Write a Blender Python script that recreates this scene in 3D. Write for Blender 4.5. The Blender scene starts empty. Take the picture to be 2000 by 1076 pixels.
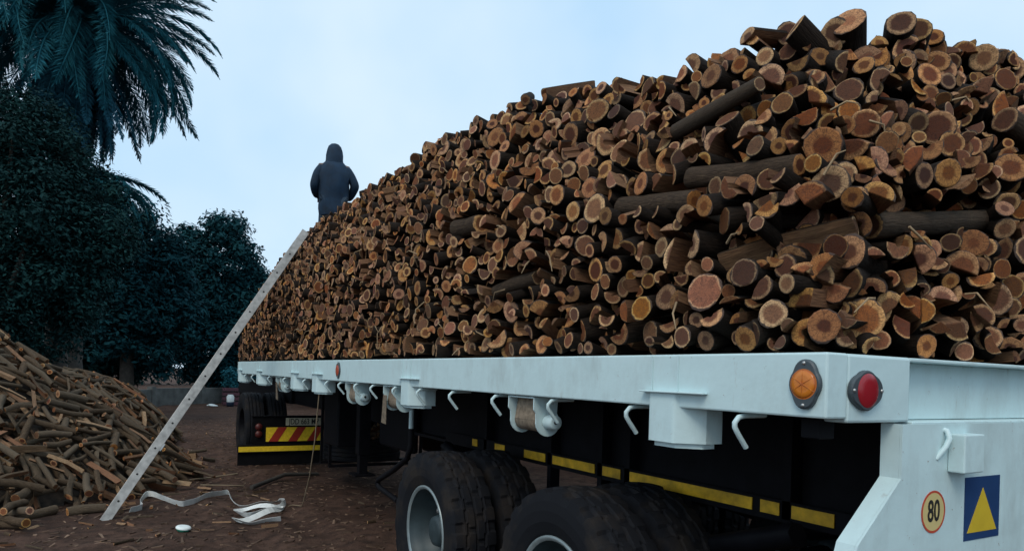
import bpy, bmesh, math, random
import numpy as np
from mathutils import Vector, Matrix, noise
R = math.radians
rng = np.random.default_rng(7)
random.seed(7)
SC = bpy.context.scene
COL = SC.collection

# ------------------------------------------------------------------ camera, light, exposure
cam_data = bpy.data.cameras.new('camera')
cam = bpy.data.objects.new('camera', cam_data)
COL.objects.link(cam)
cam.matrix_world = Matrix.Translation((0, 0, 1.5)) @ Matrix.Rotation(R(-30.0), 4, 'Z') @ Matrix.Rotation(R(90), 4, 'X') @ Matrix.Rotation(R(1.7), 4, 'Z')
cam_data.sensor_width = 36.0
cam_data.lens = 24.12
cam_data.shift_y = 0.0975
cam_data.clip_start = 0.05
cam_data.clip_end = 2000
SC.camera = cam

SUN_AZ, SUN_EL = R(232), R(48)          # compass bearing of the sun (from +Y, clockwise) and its height
world = bpy.data.worlds.new('World')
SC.world = world
world.use_nodes = True
wt = world.node_tree
for n in list(wt.nodes):
    wt.nodes.remove(n)
w_out = wt.nodes.new('ShaderNodeOutputWorld')
w_bg = wt.nodes.new('ShaderNodeBackground')
w_sky = wt.nodes.new('ShaderNodeTexSky')
w_sky.sky_type = 'NISHITA'
w_sky.sun_disc = False
w_sky.sun_elevation = SUN_EL
w_sky.sun_rotation = SUN_AZ
w_sky.dust_density = 3.0
w_mix = wt.nodes.new('ShaderNodeMix')
w_mix.data_type = 'RGBA'
w_mix.inputs[0].default_value = 0.86
w_tc = wt.nodes.new('ShaderNodeTexCoord')
w_no = wt.nodes.new('ShaderNodeTexNoise')
w_no.inputs['Scale'].default_value = 2.6
w_no.inputs['Detail'].default_value = 4
w_rmp = wt.nodes.new('ShaderNodeValToRGB')        # thin bright overcast, faintly uneven
w_rmp.color_ramp.elements[0].position = 0.3
w_rmp.color_ramp.elements[0].color = (5.0, 7.3, 9.5, 1)
w_rmp.color_ramp.elements[1].position = 0.7
w_rmp.color_ramp.elements[1].color = (7.5, 8.9, 10.0, 1)
wt.links.new(w_tc.outputs['Generated'], w_no.inputs['Vector'])
wt.links.new(w_no.outputs['Fac'], w_rmp.inputs['Fac'])
wt.links.new(w_sky.outputs['Color'], w_mix.inputs[6])
wt.links.new(w_rmp.outputs['Color'], w_mix.inputs[7])
wt.links.new(w_mix.outputs[2], w_bg.inputs['Color'])
w_bg.inputs['Strength'].default_value = 0.116
wt.links.new(w_bg.outputs['Background'], w_out.inputs['Surface'])

sun_data = bpy.data.lights.new('sun', 'SUN')
sun_data.energy = 1.25
sun_data.angle = R(25)
sun_data.color = (1.0, 0.90, 0.76)
sun = bpy.data.objects.new('sun', sun_data)
COL.objects.link(sun)
sdir = Vector((math.sin(SUN_AZ) * math.cos(SUN_EL), math.cos(SUN_AZ) * math.cos(SUN_EL), math.sin(SUN_EL)))
sun.rotation_euler = (-sdir).to_track_quat('-Z', 'Y').to_euler()

SC.view_settings.view_transform = 'Standard'
SC.view_settings.look = 'None'
SC.view_settings.gamma = 1.0
SC.view_settings.exposure = 0.0
SC.view_settings.use_curve_mapping = False
SC.render.engine = 'CYCLES'
SC.cycles.use_denoising = True
SC.cycles.max_bounces = 5
SC.cycles.diffuse_bounces = 3

# ------------------------------------------------------------------ helpers
def tag(o, label=None, cat=None, group=None, kind=None):
    if label: o['label'] = label
    if cat: o['category'] = cat
    if group: o['group'] = group
    if kind: o['kind'] = kind
    return o

def empty(name, loc=(0, 0, 0), label=None, cat=None, group=None):
    o = bpy.data.objects.new(name, None)
    o.empty_display_size = 0.1
    o.location = loc
    COL.objects.link(o)
    return tag(o, label, cat, group)

def world_loc(o):
    p = Vector((0, 0, 0))
    while o is not None:
        p += o.location
        o = o.parent
    return p

def link(name, mesh, parent=None, loc=None):
    """Link mesh as one object; geometry is given in world axes, relative to loc or (default) to the parent's origin shifted back to world."""
    o = bpy.data.objects.new(name, mesh)
    if parent is not None:
        o.parent = parent
        o.location = Vector(loc) if loc is not None else -world_loc(parent)
    elif loc is not None:
        o.location = loc
    COL.objects.link(o)
    return o

class MB:
    """Collects shapes into one mesh."""
    def __init__(self):
        self.v, self.f, self.m, self.s = [], [], [], []
    def add(self, vs, fs, mat=0, smooth=False):
        b = len(self.v)
        self.v.extend([tuple(p) for p in vs])
        for f in fs:
            self.f.append([b + i for i in f])
            self.m.append(mat)
            self.s.append(smooth)
        return self
    def box(self, x0, x1, y0, y1, z0, z1, mat=0):
        vs = [(x0, y0, z0), (x1, y0, z0), (x1, y1, z0), (x0, y1, z0), (x0, y0, z1), (x1, y0, z1), (x1, y1, z1), (x0, y1, z1)]
        return self.add(vs, [(3, 2, 1, 0), (4, 5, 6, 7), (0, 1, 5, 4), (1, 2, 6, 5), (2, 3, 7, 6), (3, 0, 4, 7)], mat)
    def prism(self, poly, axis, a, b, mat=0, smooth=False):
        """poly: 2D points in the plane of the other two axes (x,y order kept); extruded along axis from a to b."""
        def P(p, t):
            return {'x': (t, p[0], p[1]), 'y': (p[0], t, p[1]), 'z': (p[0], p[1], t)}[axis]
        n = len(poly)
        vs = [P(p, a) for p in poly] + [P(p, b) for p in poly]
        self.add(vs, [list(range(n)), list(range(2 * n - 1, n - 1, -1))], mat)
        self.add(vs, [(i, (i + 1) % n, n + (i + 1) % n, n + i) for i in range(n)], mat, smooth)
        return self
    def tube(self, path, r, n=8, mat=0, cap=True):
        path = [Vector(p) for p in path]
        rs = r if isinstance(r, (list, tuple)) else [r] * len(path)
        vs, fs = [], []
        up = None
        for i, p in enumerate(path):
            t = (path[min(i + 1, len(path) - 1)] - path[max(i - 1, 0)]).normalized()
            if up is None:
                up = t.orthogonal().normalized()
            u = (up - t * up.dot(t))
            u = u.normalized() if u.length > 1e-6 else t.orthogonal().normalized()
            w = t.cross(u)
            up = u
            for k in range(n):
                a = 2 * math.pi * k / n
                vs.append(p + (u * math.cos(a) + w * math.sin(a)) * rs[i])
        for i in range(len(path) - 1):
            for k in range(n):
                fs.append((i * n + k, i * n + (k + 1) % n, (i + 1) * n + (k + 1) % n, (i + 1) * n + k))
        self.add(vs, fs, mat, True)
        if cap:
            self.add(vs[:n], [list(range(n - 1, -1, -1))], mat)
            self.add(vs[-n:], [list(range(n))], mat)
        return self
    def lathe(self, prof, centre, axis='x', n=32, mat=0, smooth=True):
        """prof: (offset along axis, radius) points."""
        cx, cy, cz = centre
        vs, fs = [], []
        for (t, r) in prof:
            for k in range(n):
                a = 2 * math.pi * k / n
                c, s = r * math.cos(a), r * math.sin(a)
                vs.append({'x': (cx + t, cy + c, cz + s), 'y': (cx + c, cy + t, cz + s), 'z': (cx + c, cy + s, cz + t)}[axis])
        for i in range(len(prof) - 1):
            for k in range(n):
                fs.append((i * n + k, i * n + (k + 1) % n, (i + 1) * n + (k + 1) % n, (i + 1) * n + k))
        return self.add(vs, fs, mat, smooth)
    def mesh(self, name, mats):
        me = bpy.data.meshes.new(name)
        me.from_pydata(self.v, [], self.f)
        for m in (mats if isinstance(mats, (list, tuple)) else [mats]):
            me.materials.append(m)
        me.polygons.foreach_set('material_index', self.m)
        me.polygons.foreach_set('use_smooth', self.s)
        bm = bmesh.new(); bm.from_mesh(me)
        bmesh.ops.recalc_face_normals(bm, faces=bm.faces)
        bm.to_mesh(me); bm.free()
        me.update()
        return me
    def build(self, name, mats, parent=None, bevel=0.0, loc=None):
        o = link(name, self.mesh(name, mats), parent, loc)
        if bevel:
            b = o.modifiers.new('edge', 'BEVEL')
            b.width = bevel; b.segments = 2; b.limit_method = 'ANGLE'; b.angle_limit = R(40)
        return o

def copy_tree(o, parent=None):
    c = o.copy()
    COL.objects.link(c)
    if parent is not None: c.parent = parent
    for ch in list(o.children):
        copy_tree(ch, c)
    return c

# ------------------------------------------------------------------ materials
class NT:
    def __init__(self, name):
        self.mat = bpy.data.materials.new(name)
        self.mat.use_nodes = True
        self.t = self.mat.node_tree
        self.p = self.t.nodes['Principled BSDF']
    def n(self, typ, **kw):
        nd = self.t.nodes.new('ShaderNode' + typ)
        for k, v in kw.items():
            if k.startswith('_'): setattr(nd, k[1:], v)
            else: nd.inputs[k.replace('__', ' ')].default_value = v
        return nd
    def l(self, a, b): self.t.links.new(a, b); return self
    def ramp(self, fac, stops, interp='LINEAR'):
        r = self.t.nodes.new('ShaderNodeValToRGB')
        r.color_ramp.interpolation = interp
        e = r.color_ramp.elements
        while len(e) < len(stops): e.new(0.5)
        for el, (p, c) in zip(e, stops):
            el.position = p
            el.color = (*c, 1) if len(c) == 3 else c
        self.l(fac, r.inputs['Fac'])
        return r.outputs['Color']
    def mix(self, fac, a, b, blend='MIX'):
        m = self.t.nodes.new('ShaderNodeMix'); m.data_type = 'RGBA'; m.blend_type = blend
        for sock, v in ((m.inputs[0], fac), (m.inputs[6], a), (m.inputs[7], b)):
            if hasattr(v, 'is_output'): self.l(v, sock)
            elif isinstance(v, (int, float)): sock.default_value = v
            else: sock.default_value = (*v, 1)
        return m.outputs[2]
    def math(self, op, a, b=None, c=None):
        m = self.t.nodes.new('ShaderNodeMath'); m.operation = op
        for i, v in enumerate((a, b, c)):
            if v is None: continue
            if hasattr(v, 'is_output'): self.l(v, m.inputs[i])
            else: m.inputs[i].default_value = v
        return m.outputs[0]
    def noise(self, vec, scale, detail=4, rough=0.55, dist=0.0):
        nd = self.n('TexNoise', Scale=scale, Detail=detail, Roughness=rough, Distortion=dist)
        if vec is not None: self.l(vec, nd.inputs['Vector'])
        return nd.outputs['Fac']
    def pos(self): return self.n('NewGeometry').outputs['Position']
    def attr(self, name, out='Vector'):
        return self.n('Attribute', _attribute_name=name).outputs[out]
    def scaled(self, vec, s):
        m = self.n('Mapping'); m.inputs['Scale'].default_value = s
        self.l(vec, m.inputs['Vector']); return m.outputs['Vector']
    def bump(self, h, strength=0.5, dist=0.01):
        b = self.n('Bump', Strength=strength, Distance=dist)
        self.l(h, b.inputs['Height']); self.l(b.outputs['Normal'], self.p.inputs['Normal']); return self
    def done(self, color=None, rough=None, metal=None, spec=None):
        for k, v in (('Base Color', color), ('Roughness', rough), ('Metallic', metal), ('Specular IOR Level', spec)):
            if v is None: continue
            if hasattr(v, 'is_output'): self.l(v, self.p.inputs[k])
            elif isinstance(v, (int, float)): self.p.inputs[k].default_value = v
            else: self.p.inputs[k].default_value = (*v, 1)
        return self.mat

def plain(name, col, rough=0.5, metal=0.0, var=0.15, scale=12.0, bump=0.0, spec=None):
    m = NT(name); P = m.pos()
    f = m.noise(P, scale, 5)
    lo = tuple(c * (1 - var) for c in col); hi = tuple(min(1, c * (1 + var)) for c in col)
    c = m.ramp(f, [(0.3, lo), (0.7, hi)])
    if bump: m.bump(m.noise(P, scale * 6, 4), bump, 0.004)
    return m.done(c, rough, metal, spec)

def paint_material(name, base, dirt, amount):
    m = NT(name); P = m.pos()
    big = m.noise(P, 2.2, 5, 0.6)
    streak = m.noise(m.scaled(P, (6, 6, 2.2)), 2.0, 6, 0.65)
    d = m.math('MULTIPLY', big, streak)
    f = m.ramp(d, [(0.24, (0, 0, 0)), (0.48, (amount,) * 3)])
    fine = m.noise(P, 60, 4)
    c0 = m.mix(m.math('MULTIPLY', fine, 0.25), base, tuple(c * 0.86 for c in base))
    c = m.mix(f, c0, dirt)
    spots = m.ramp(m.noise(P, 34, 6, 0.75), [(0.655, (0, 0, 0)), (0.70, (0.75,) * 3)])
    c = m.mix(spots, c, (0.20, 0.13, 0.085))
    rust = m.ramp(m.noise(m.scaled(P, (5, 5, 1.2)), 4.0, 6, 0.7), [(0.62, (0, 0, 0)), (0.72, (0.35,) * 3)])
    c = m.mix(rust, c, (0.24, 0.17, 0.11))
    wav = m.noise(P, 4.5, 3)
    m.bump(m.math('ADD', m.math('MULTIPLY', m.noise(P, 85, 4), 0.22), m.math('MULTIPLY', wav, 3.0)), 0.35, 0.006)
    return m.done(c, m.ramp(big, [(0.3, (0.38,) * 3), (0.7, (0.55,) * 3)]))

M = {}
M['paint'] = paint_material('cream_white_paint', (0.57, 0.735, 0.755), (0.30, 0.33, 0.31), 0.4)
M['chassis'] = plain('black_chassis_paint', (0.005, 0.005, 0.007), 0.6, var=0.4, spec=0.12)
M['rubber'] = plain('tyre_rubber', (0.010, 0.011, 0.014), 0.75, var=0.35, scale=20, bump=0.25, spec=0.18)
def rubber_material():
    m = NT('dusty_tyre_rubber'); P = m.pos()
    a = m.noise(P, 5.0, 6, 0.65)
    c = m.mix(m.ramp(a, [(0.48, (0, 0, 0)), (0.72, (0.75,) * 3)]), (0.009, 0.010, 0.013), (0.036, 0.028, 0.022))
    m.bump(m.noise(P, 120, 4), 0.25, 0.003)
    return m.done(c, 0.8, spec=0.15)
M['rubber'] = rubber_material()
M['rim'] = plain('rim_paint', (0.030, 0.048, 0.055), 0.5, 0.1, var=0.25, scale=9)
M['rim_edge'] = plain('worn_rim_edge', (0.24, 0.29, 0.30), 0.4, 0.4, var=0.2)
M['flap'] = plain('black_flap_rubber', (0.005, 0.005, 0.006), 0.7, var=0.4, spec=0.12)
M['steel'] = plain('dull_steel', (0.45, 0.45, 0.44), 0.4, 0.8, var=0.2)
M['strap_brown'] = plain('stained_webbing', (0.20, 0.155, 0.11), 0.85, var=0.4, scale=40, bump=0.3)
M['yellow'] = plain('reflective_yellow', (0.88, 0.60, 0.03), 0.4, var=0.15, scale=30)
M['tape'] = plain('dull_reflective_tape', (0.62, 0.36, 0.015), 0.45, var=0.4, scale=14)  # duller yellow than the chevron board, unevenly toned
M['red'] = plain('reflective_red', (0.38, 0.035, 0.02), 0.4, var=0.15, scale=30)
M['red_lamp'] = plain('red_lens', (0.30, 0.012, 0.02), 0.25, var=0.1)
M['dull_red'] = plain('dark_red_lens', (0.075, 0.010, 0.008), 0.5, var=0.4)  # darker red than the rear reflector lens
M['grey_backing'] = plain('grey_plastic', (0.05, 0.065, 0.075), 0.5, var=0.2)
M['blue'] = plain('blue_vinyl', (0.012, 0.045, 0.14), 0.45, var=0.08)
M['sticker_yellow'] = plain('yellow_vinyl', (0.60, 0.42, 0.03), 0.45, var=0.08)
M['sticker_cream'] = plain('cream_vinyl', (0.62, 0.50, 0.22), 0.45, var=0.06)
M['sticker_red'] = plain('red_vinyl', (0.50, 0.075, 0.04), 0.45, var=0.06)
M['ink'] = plain('black_print', (0.02, 0.02, 0.018), 0.5, var=0.1)
M['plate_white'] = plain('plate_face', (0.48, 0.46, 0.34), 0.5, var=0.15, scale=20)
M['alu'] = plain('weathered_aluminium', (0.40, 0.39, 0.37), 0.5, 0.25, var=0.3, scale=16, bump=0.15)
M['dark_hole'] = plain('hole_shade_black', (0.015, 0.014, 0.014), 0.8)  # dark discs of this stand in for the shade inside holes
M['webbing'] = plain('white_webbing', (0.72, 0.74, 0.72), 0.8, var=0.12, scale=25, bump=0.3)
M['white_plastic'] = plain('white_plastic', (0.75, 0.80, 0.78), 0.4, var=0.08)
M['green_plastic'] = plain('green_plastic', (0.03, 0.26, 0.18), 0.4, var=0.1)
M['drum_blue'] = plain('dark_blue_plastic', (0.015, 0.03, 0.06), 0.4)
M['crate'] = plain('faded_maroon_plastic', (0.10, 0.035, 0.05), 0.6)
M['concrete'] = plain('stained_concrete', (0.10, 0.105, 0.10), 0.9, var=0.5, scale=2.5, bump=0.4)
M['rope'] = plain('tan_twine', (0.22, 0.17, 0.11), 0.9)
M['jacket'] = plain('navy_jacket', (0.003, 0.020, 0.046), 0.85, var=0.35, scale=7, bump=0.6)
M['trousers'] = plain('dark_trousers', (0.015, 0.035, 0.06), 0.9, var=0.25)
M['skin'] = plain('skin', (0.10, 0.055, 0.035), 0.55, var=0.1)
M['boot'] = plain('boot_leather', (0.02, 0.016, 0.013), 0.6)

def amber_material():
    m = NT('amber_lens'); P = m.pos()
    w = m.n('TexWave', Scale=55.0, Distortion=0.5); m.l(m.scaled(P, (1, 1, 0.6)), w.inputs['Vector'])
    c = m.mix(w.outputs['Fac'], (0.42, 0.10, 0.012), (0.62, 0.19, 0.02))
    m.bump(w.outputs['Fac'], 0.6, 0.004)
    return m.done(c, 0.25)
M['amber'] = amber_material()

def cut_material():
    """Sawn end grain from the log's own cross-section coordinates (attribute loc) and a per-log number (rnd)."""
    m = NT('sawn_end_grain')
    L, rn = m.attr('loc'), m.attr('rnd', 'Fac')
    sep = m.n('SeparateXYZ'); m.l(L, sep.inputs[0])
    off = m.n('CombineXYZ')
    m.l(m.math('MULTIPLY', rn, 37.0), off.inputs[0])
    m.l(sep.outputs['Y'], off.inputs[1]); m.l(sep.outputs['Z'], off.inputs[2])
    v = off.outputs[0]
    wob = m.noise(v, 2.2, 3)
    rad = m.math('SQRT', m.math('ADD', m.math('MULTIPLY', sep.outputs['Y'], sep.outputs['Y']), m.math('MULTIPLY', sep.outputs['Z'], sep.outputs['Z'])))
    rad = m.math('ADD', rad, m.math('MULTIPLY', m.math('SUBTRACT', wob, 0.5), 0.35))
    r2 = m.math('FRACT', m.math('MULTIPLY', rn, 7.31))
    r3 = m.math('FRACT', m.math('MULTIPLY', rn, 23.7))
    heart = m.mix(r2, (0.070, 0.026, 0.014), (0.29, 0.120, 0.044))
    sap = m.mix(r3, (0.38, 0.185, 0.072), (0.72, 0.46, 0.20))
    edge = m.math('MULTIPLY_ADD', r3, 0.55, 0.30)
    t = m.math('MULTIPLY', m.math('SUBTRACT', rad, edge), 6.0)
    tc = m.n('Clamp'); m.l(t, tc.inputs[0])
    c = m.mix(tc.outputs[0], heart, sap)
    rings = m.math('SINE', m.math('MULTIPLY_ADD', rad, 42.0, m.math('MULTIPLY', wob, 9.0)))
    c = m.mix(m.math('MULTIPLY_ADD', rings, 0.14, 0.14), c, (0.10, 0.05, 0.03))
    blot = m.noise(v, 3.5, 5, 0.65)
    c = m.mix(m.ramp(blot, [(0.45, (0, 0, 0)), (0.75, (0.6,) * 3)]), c, (0.085, 0.045, 0.028))
    ang = m.math('ARCTAN2', sep.outputs['Y'], sep.outputs['Z'])
    cv = m.n('CombineXYZ'); m.l(m.math('MULTIPLY', ang, 1.6), cv.inputs[0]); m.l(m.math('MULTIPLY', rad, 0.5), cv.inputs[1]); m.l(m.math('MULTIPLY', rn, 51.0), cv.inputs[2])
    crack = m.ramp(m.noise(cv.outputs[0], 3.0, 3, 0.6, 0.4), [(0.44, (0, 0, 0)), (0.485, (1, 1, 1)), (0.515, (1, 1, 1)), (0.56, (0, 0, 0))])
    cr = m.ramp(crack, [(0.65, (0, 0, 0)), (1.0, (0.6,) * 3)])
    c = m.mix(cr, c, (0.05, 0.028, 0.02))
    rim = m.n('Clamp'); m.l(m.math('MULTIPLY', m.math('SUBTRACT', rad, 0.90), 14.0), rim.inputs[0])
    c = m.mix(rim.outputs[0], c, (0.07, 0.05, 0.04))
    tonev = m.math('MULTIPLY_ADD', m.math('FRACT', m.math('MULTIPLY', rn, 91.7)), 1.0, 0.55)
    hs = m.n('HueSaturation'); m.l(c, hs.inputs['Color']); m.l(tonev, hs.inputs['Value']); m.l(m.math('MULTIPLY_ADD', m.math('FRACT', m.math('MULTIPLY', rn, 57.3)), 0.018, 0.485), hs.inputs['Hue']); m.l(m.math('MULTIPLY_ADD', m.math('FRACT', m.math('MULTIPLY', rn, 133.1)), 0.25, 0.88), hs.inputs['Saturation']); c = hs.outputs['Color']
    saw = m.noise(m.scaled(v, (1, 2, 22)), 2.0, 3)
    m.bump(m.math('ADD', m.math('ADD', saw, m.math('MULTIPLY', rings, 0.12)), m.math('MULTIPLY', crack, -0.5)), 0.5, 0.004)
    return m.done(c, 0.85, spec=0.2)

def bark_material(name, cols, grey):
    m = NT(name)
    L, rn = m.attr('loc'), m.attr('rnd', 'Fac')
    sep = m.n('SeparateXYZ'); m.l(L, sep.inputs[0])
    ad = m.n('VectorMath', _operation='ADD'); m.l(L, ad.inputs[0])
    cb = m.n('CombineXYZ'); m.l(m.math('MULTIPLY', rn, 41.0), cb.inputs[0]); m.l(cb.outputs[0], ad.inputs[1])
    v = ad.outputs[0]
    groove = m.noise(m.scaled(v, (0.35, 2.6, 2.6)), 3.0, 6, 0.65, 0.6)
    r2 = m.math('FRACT', m.math('MULTIPLY', rn, 5.77))
    c = m.ramp(groove, [(0.3, cols[0]), (0.55, cols[1]), (0.75, cols[2])])
    c = m.mix(m.math('MULTIPLY', r2, 0.55), c, grey)
    lich = m.ramp(m.noise(v, 2.3, 6, 0.7), [(0.60, (0, 0, 0)), (0.72, (0.5,) * 3)])
    c = m.mix(lich, c, tuple(q * 1.1 for q in cols[2]))
    m.bump(groove, 0.9, 0.012)
    return m.done(c, 0.92, spec=0.15)

def split_material(name, a, b, dk):
    m = NT(name)
    L, rn = m.attr('loc'), m.attr('rnd', 'Fac')
    ad = m.n('VectorMath', _operation='ADD'); m.l(L, ad.inputs[0])
    cb = m.n('CombineXYZ'); m.l(m.math('MULTIPLY', rn, 33.0), cb.inputs[1]); m.l(cb.outputs[0], ad.inputs[1])
    g = m.noise(m.scaled(ad.outputs[0], (0.25, 4, 4)), 3.0, 6, 0.65)
    c = m.mix(m.math('FRACT', m.math('MULTIPLY', rn, 11.3)), a, b)
    c = m.mix(m.ramp(g, [(0.38, (0.75,) * 3), (0.6, (0, 0, 0))]), c, dk)
    m.bump(g, 0.8, 0.008)
    return m.done(c, 0.85, spec=0.2)

M['cut'] = cut_material()
M['bark'] = bark_material('dark_bark', [(0.006, 0.004, 0.003), (0.020, 0.013, 0.009), (0.052, 0.034, 0.023)], (0.026, 0.021, 0.018))
M['split'] = split_material('split_red_wood', (0.20, 0.095, 0.048), (0.30, 0.17, 0.088), (0.075, 0.036, 0.024))
M['heap_bark'] = bark_material('dry_bark', [(0.022, 0.014, 0.009), (0.085, 0.056, 0.034), (0.18, 0.125, 0.078)], (0.16, 0.13, 0.095))
M['heap_split'] = split_material('split_orange_wood', (0.23, 0.10, 0.050), (0.40, 0.27, 0.155), (0.09, 0.047, 0.03))
M['long_bark'] = bark_material('brown_bark', [(0.016, 0.010, 0.007), (0.060, 0.038, 0.024), (0.125, 0.085, 0.055)], (0.085, 0.068, 0.052))
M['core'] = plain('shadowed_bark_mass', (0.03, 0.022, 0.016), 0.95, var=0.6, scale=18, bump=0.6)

def soil_material():
    m = NT('trampled_soil'); P = m.pos()
    a = m.noise(P, 0.7, 6, 0.6)
    b = m.noise(P, 7.0, 7, 0.7)
    d = m.noise(P, 42.0, 5, 0.7)
    c = m.ramp(a, [(0.3, (0.048, 0.026, 0.019)), (0.5, (0.092, 0.053, 0.039)), (0.72, (0.140, 0.084, 0.062))])
    c = m.mix(m.ramp(b, [(0.38, (0.75,) * 3), (0.6, (0, 0, 0))]), c, (0.024, 0.016, 0.013))
    c = m.mix(m.ramp(d, [(0.60, (0, 0, 0)), (0.72, (0.7,) * 3)]), c, (0.17, 0.115, 0.085))
    st = m.noise(m.scaled(P, (9, 30, 9)), 3.0, 4, 0.6)
    c = m.mix(m.ramp(st, [(0.66, (0, 0, 0)), (0.72, (0.6,) * 3)]), c, (0.20, 0.145, 0.11))
    m.bump(m.math('ADD', m.math('MULTIPLY', b, 0.7), m.math('MULTIPLY', d, 0.35)), 0.9, 0.05)
    return m.done(c, 0.95, spec=0.12)
M['soil'] = soil_material()

def leaf_material(name, a, b):
    m = NT(name)
    rn = m.attr('rnd', 'Fac')
    c = m.mix(rn, a, b)
    P = m.pos()
    c = m.mix(m.math('MULTIPLY', m.noise(P, 1.1, 3), 0.6), c, tuple(x * 0.55 for x in a))
    return m.done(c, 0.75, spec=0.12)
M['leaf_dark'] = leaf_material('dark_teal_leaves', (0.003, 0.024, 0.026), (0.009, 0.050, 0.048))
M['leaf_mid'] = leaf_material('hazy_blue_green_leaves', (0.003, 0.038, 0.050), (0.010, 0.070, 0.082))  # bluish haze over the far trees is put into the leaf colour
M['leaf_palm'] = leaf_material('hazy_palm_leaves', (0.010, 0.105, 0.142), (0.034, 0.18, 0.215))  # lifted and blued in place of haze in the air
M['leaf_dry'] = leaf_material('hazy_dry_palm_leaves', (0.012, 0.085, 0.13), (0.035, 0.12, 0.165))  # dry fronds carry the same haze blue in their colour
M['trunk'] = plain('tree_bark', (0.045, 0.04, 0.034), 0.95, var=0.5, scale=7, bump=0.6)
M['chip'] = leaf_material('wood_chips', (0.05, 0.030, 0.022), (0.30, 0.20, 0.14))

# ------------------------------------------------------------------ ground
def axis_lines(lo, hi, a, b, step):
    mid = list(np.arange(a, b, step))
    out, s = [], step
    x = a
    while x > lo:
        s *= 1.35; x -= s; out.append(x)
    up, s, x = [], step, mid[-1]
    while x < hi:
        s *= 1.35; x += s; up.append(x)
    return np.array(out[::-1] + mid + up)

def ground_z(x, y):
    z = 0.05 * (noise.noise((x * 0.35, y * 0.35, 0)) ) + 0.022 * noise.noise((x * 1.6, y * 1.6, 3)) + 0.012 * noise.noise((x * 5.5, y * 5.5, 9))
    z += 0.05 * math.exp(-((y - 10.35 - 0.15 * math.sin(x * 2)) / 0.22) ** 2) * math.exp(-((x - 1.8) / 1.5) ** 2)   # ridge of soil behind the mud flap
    for xr in (0.95, 1.35):      # old wheel ruts running along the yard
        q = (x - xr - 0.25 * math.sin(y * 0.22)) / 0.16
        z += -0.035 * math.exp(-q * q) + 0.016 * math.exp(-(abs(q) - 1.7) ** 2 / 0.4)
    return z - 0.01

xs = axis_lines(-300, 300, -5.0, 5.2, 0.085)
ys = axis_lines(-120, 420, 4.0, 21.0, 0.085)
gv = [(x, y, ground_z(x, y) if (-9 < x < 9 and 2 < y < 34) else 0.0) for y in ys for x in xs]
nx = len(xs)
gf = [(j * nx + i, j * nx + i + 1, (j + 1) * nx + i + 1, (j + 1) * nx + i) for j in range(len(ys) - 1) for i in range(nx - 1)]
gm = bpy.data.meshes.new('ground')
gm.from_pydata(gv, [], gf)
gm.materials.append(M['soil'])
gm.polygons.foreach_set('use_smooth', [True] * len(gf))
tag(link('ground', gm), kind='structure')

def raw_mesh(name, verts, faces_flat, counts, mats, mat_idx=None, smooth=None, rnd=None, loc=None):
    """Fast mesh from numpy arrays."""
    me = bpy.data.meshes.new(name)
    verts = np.asarray(verts, dtype=np.float32)
    me.vertices.add(len(verts)); me.vertices.foreach_set('co', verts.ravel())
    counts = np.asarray(counts, dtype=np.int32)
    me.loops.add(int(counts.sum())); me.loops.foreach_set('vertex_index', np.asarray(faces_flat, dtype=np.int32))
    me.polygons.add(len(counts))
    st = np.zeros(len(counts), dtype=np.int32); st[1:] = np.cumsum(counts)[:-1]
    me.polygons.foreach_set('loop_start', st)
    me.polygons.foreach_set('loop_total', counts)
    for m in mats: me.materials.append(m)
    if mat_idx is not None: me.polygons.foreach_set('material_index', np.asarray(mat_idx, dtype=np.int32))
    me.polygons.foreach_set('use_smooth', np.asarray(smooth if smooth is not None else np.zeros(len(counts)), dtype=bool))
    me.update(calc_edges=True)
    if rnd is not None:
        a = me.attributes.new('rnd', 'FLOAT', 'POINT'); a.data.foreach_set('value', np.asarray(rnd, dtype=np.float32))
    if loc is not None:
        a = me.attributes.new('loc', 'FLOAT_VECTOR', 'POINT'); a.data.foreach_set('vector', np.asarray(loc, dtype=np.float32).ravel())
    return me

# chips and bark crumbs trodden into the yard
def chips(n):
    P = np.stack([rng.uniform(-4.5, 4.6, n), 4.2 + rng.random(n) ** 1.4 * 17, np.zeros(n)], 1)
    V, RN = np.zeros((n, 8, 3)), rng.random(n)
    for i in range(n):
        x, y = P[i, 0], P[i, 1]
        l, w, h = rng.uniform(0.012, 0.05) * (2.2 if rng.random() < 0.06 else 1), rng.uniform(0.005, 0.016), rng.uniform(0.002, 0.006)
        a = rng.uniform(0, 6.28); t = rng.normal(0, 0.18)
        ca, sa = math.cos(a), math.sin(a)
        z = ground_z(x, y) + h * 0.6
        for k, (sx, sy, sz) in enumerate([(-1, -1, -1), (1, -1, -1), (1, 1, -1), (-1, 1, -1), (-1, -1, 1), (1, -1, 1), (1, 1, 1), (-1, 1, 1)]):
            lx, ly = sx * l * (0.7 if sy > 0 else 1), sy * w * (0.5 if sx > 0 else 1)
            V[i, k] = (x + lx * ca - ly * sa, y + lx * sa + ly * ca, z + sz * h + lx * t)
    F = np.array([(3, 2, 1, 0), (4, 5, 6, 7), (0, 1, 5, 4), (1, 2, 6, 5), (2, 3, 7, 6), (3, 0, 4, 7)])
    idx = (np.arange(n)[:, None, None] * 8 + F[None]).reshape(-1)
    return raw_mesh('wood_chips', V.reshape(-1, 3), idx, np.full(n * 6, 4), [M['chip']], rnd=np.repeat(RN, 8))
tag(link('wood_chips', chips(6500)), 'pale wood chips and bark crumbs trodden into the dark soil', kind='stuff')

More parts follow.
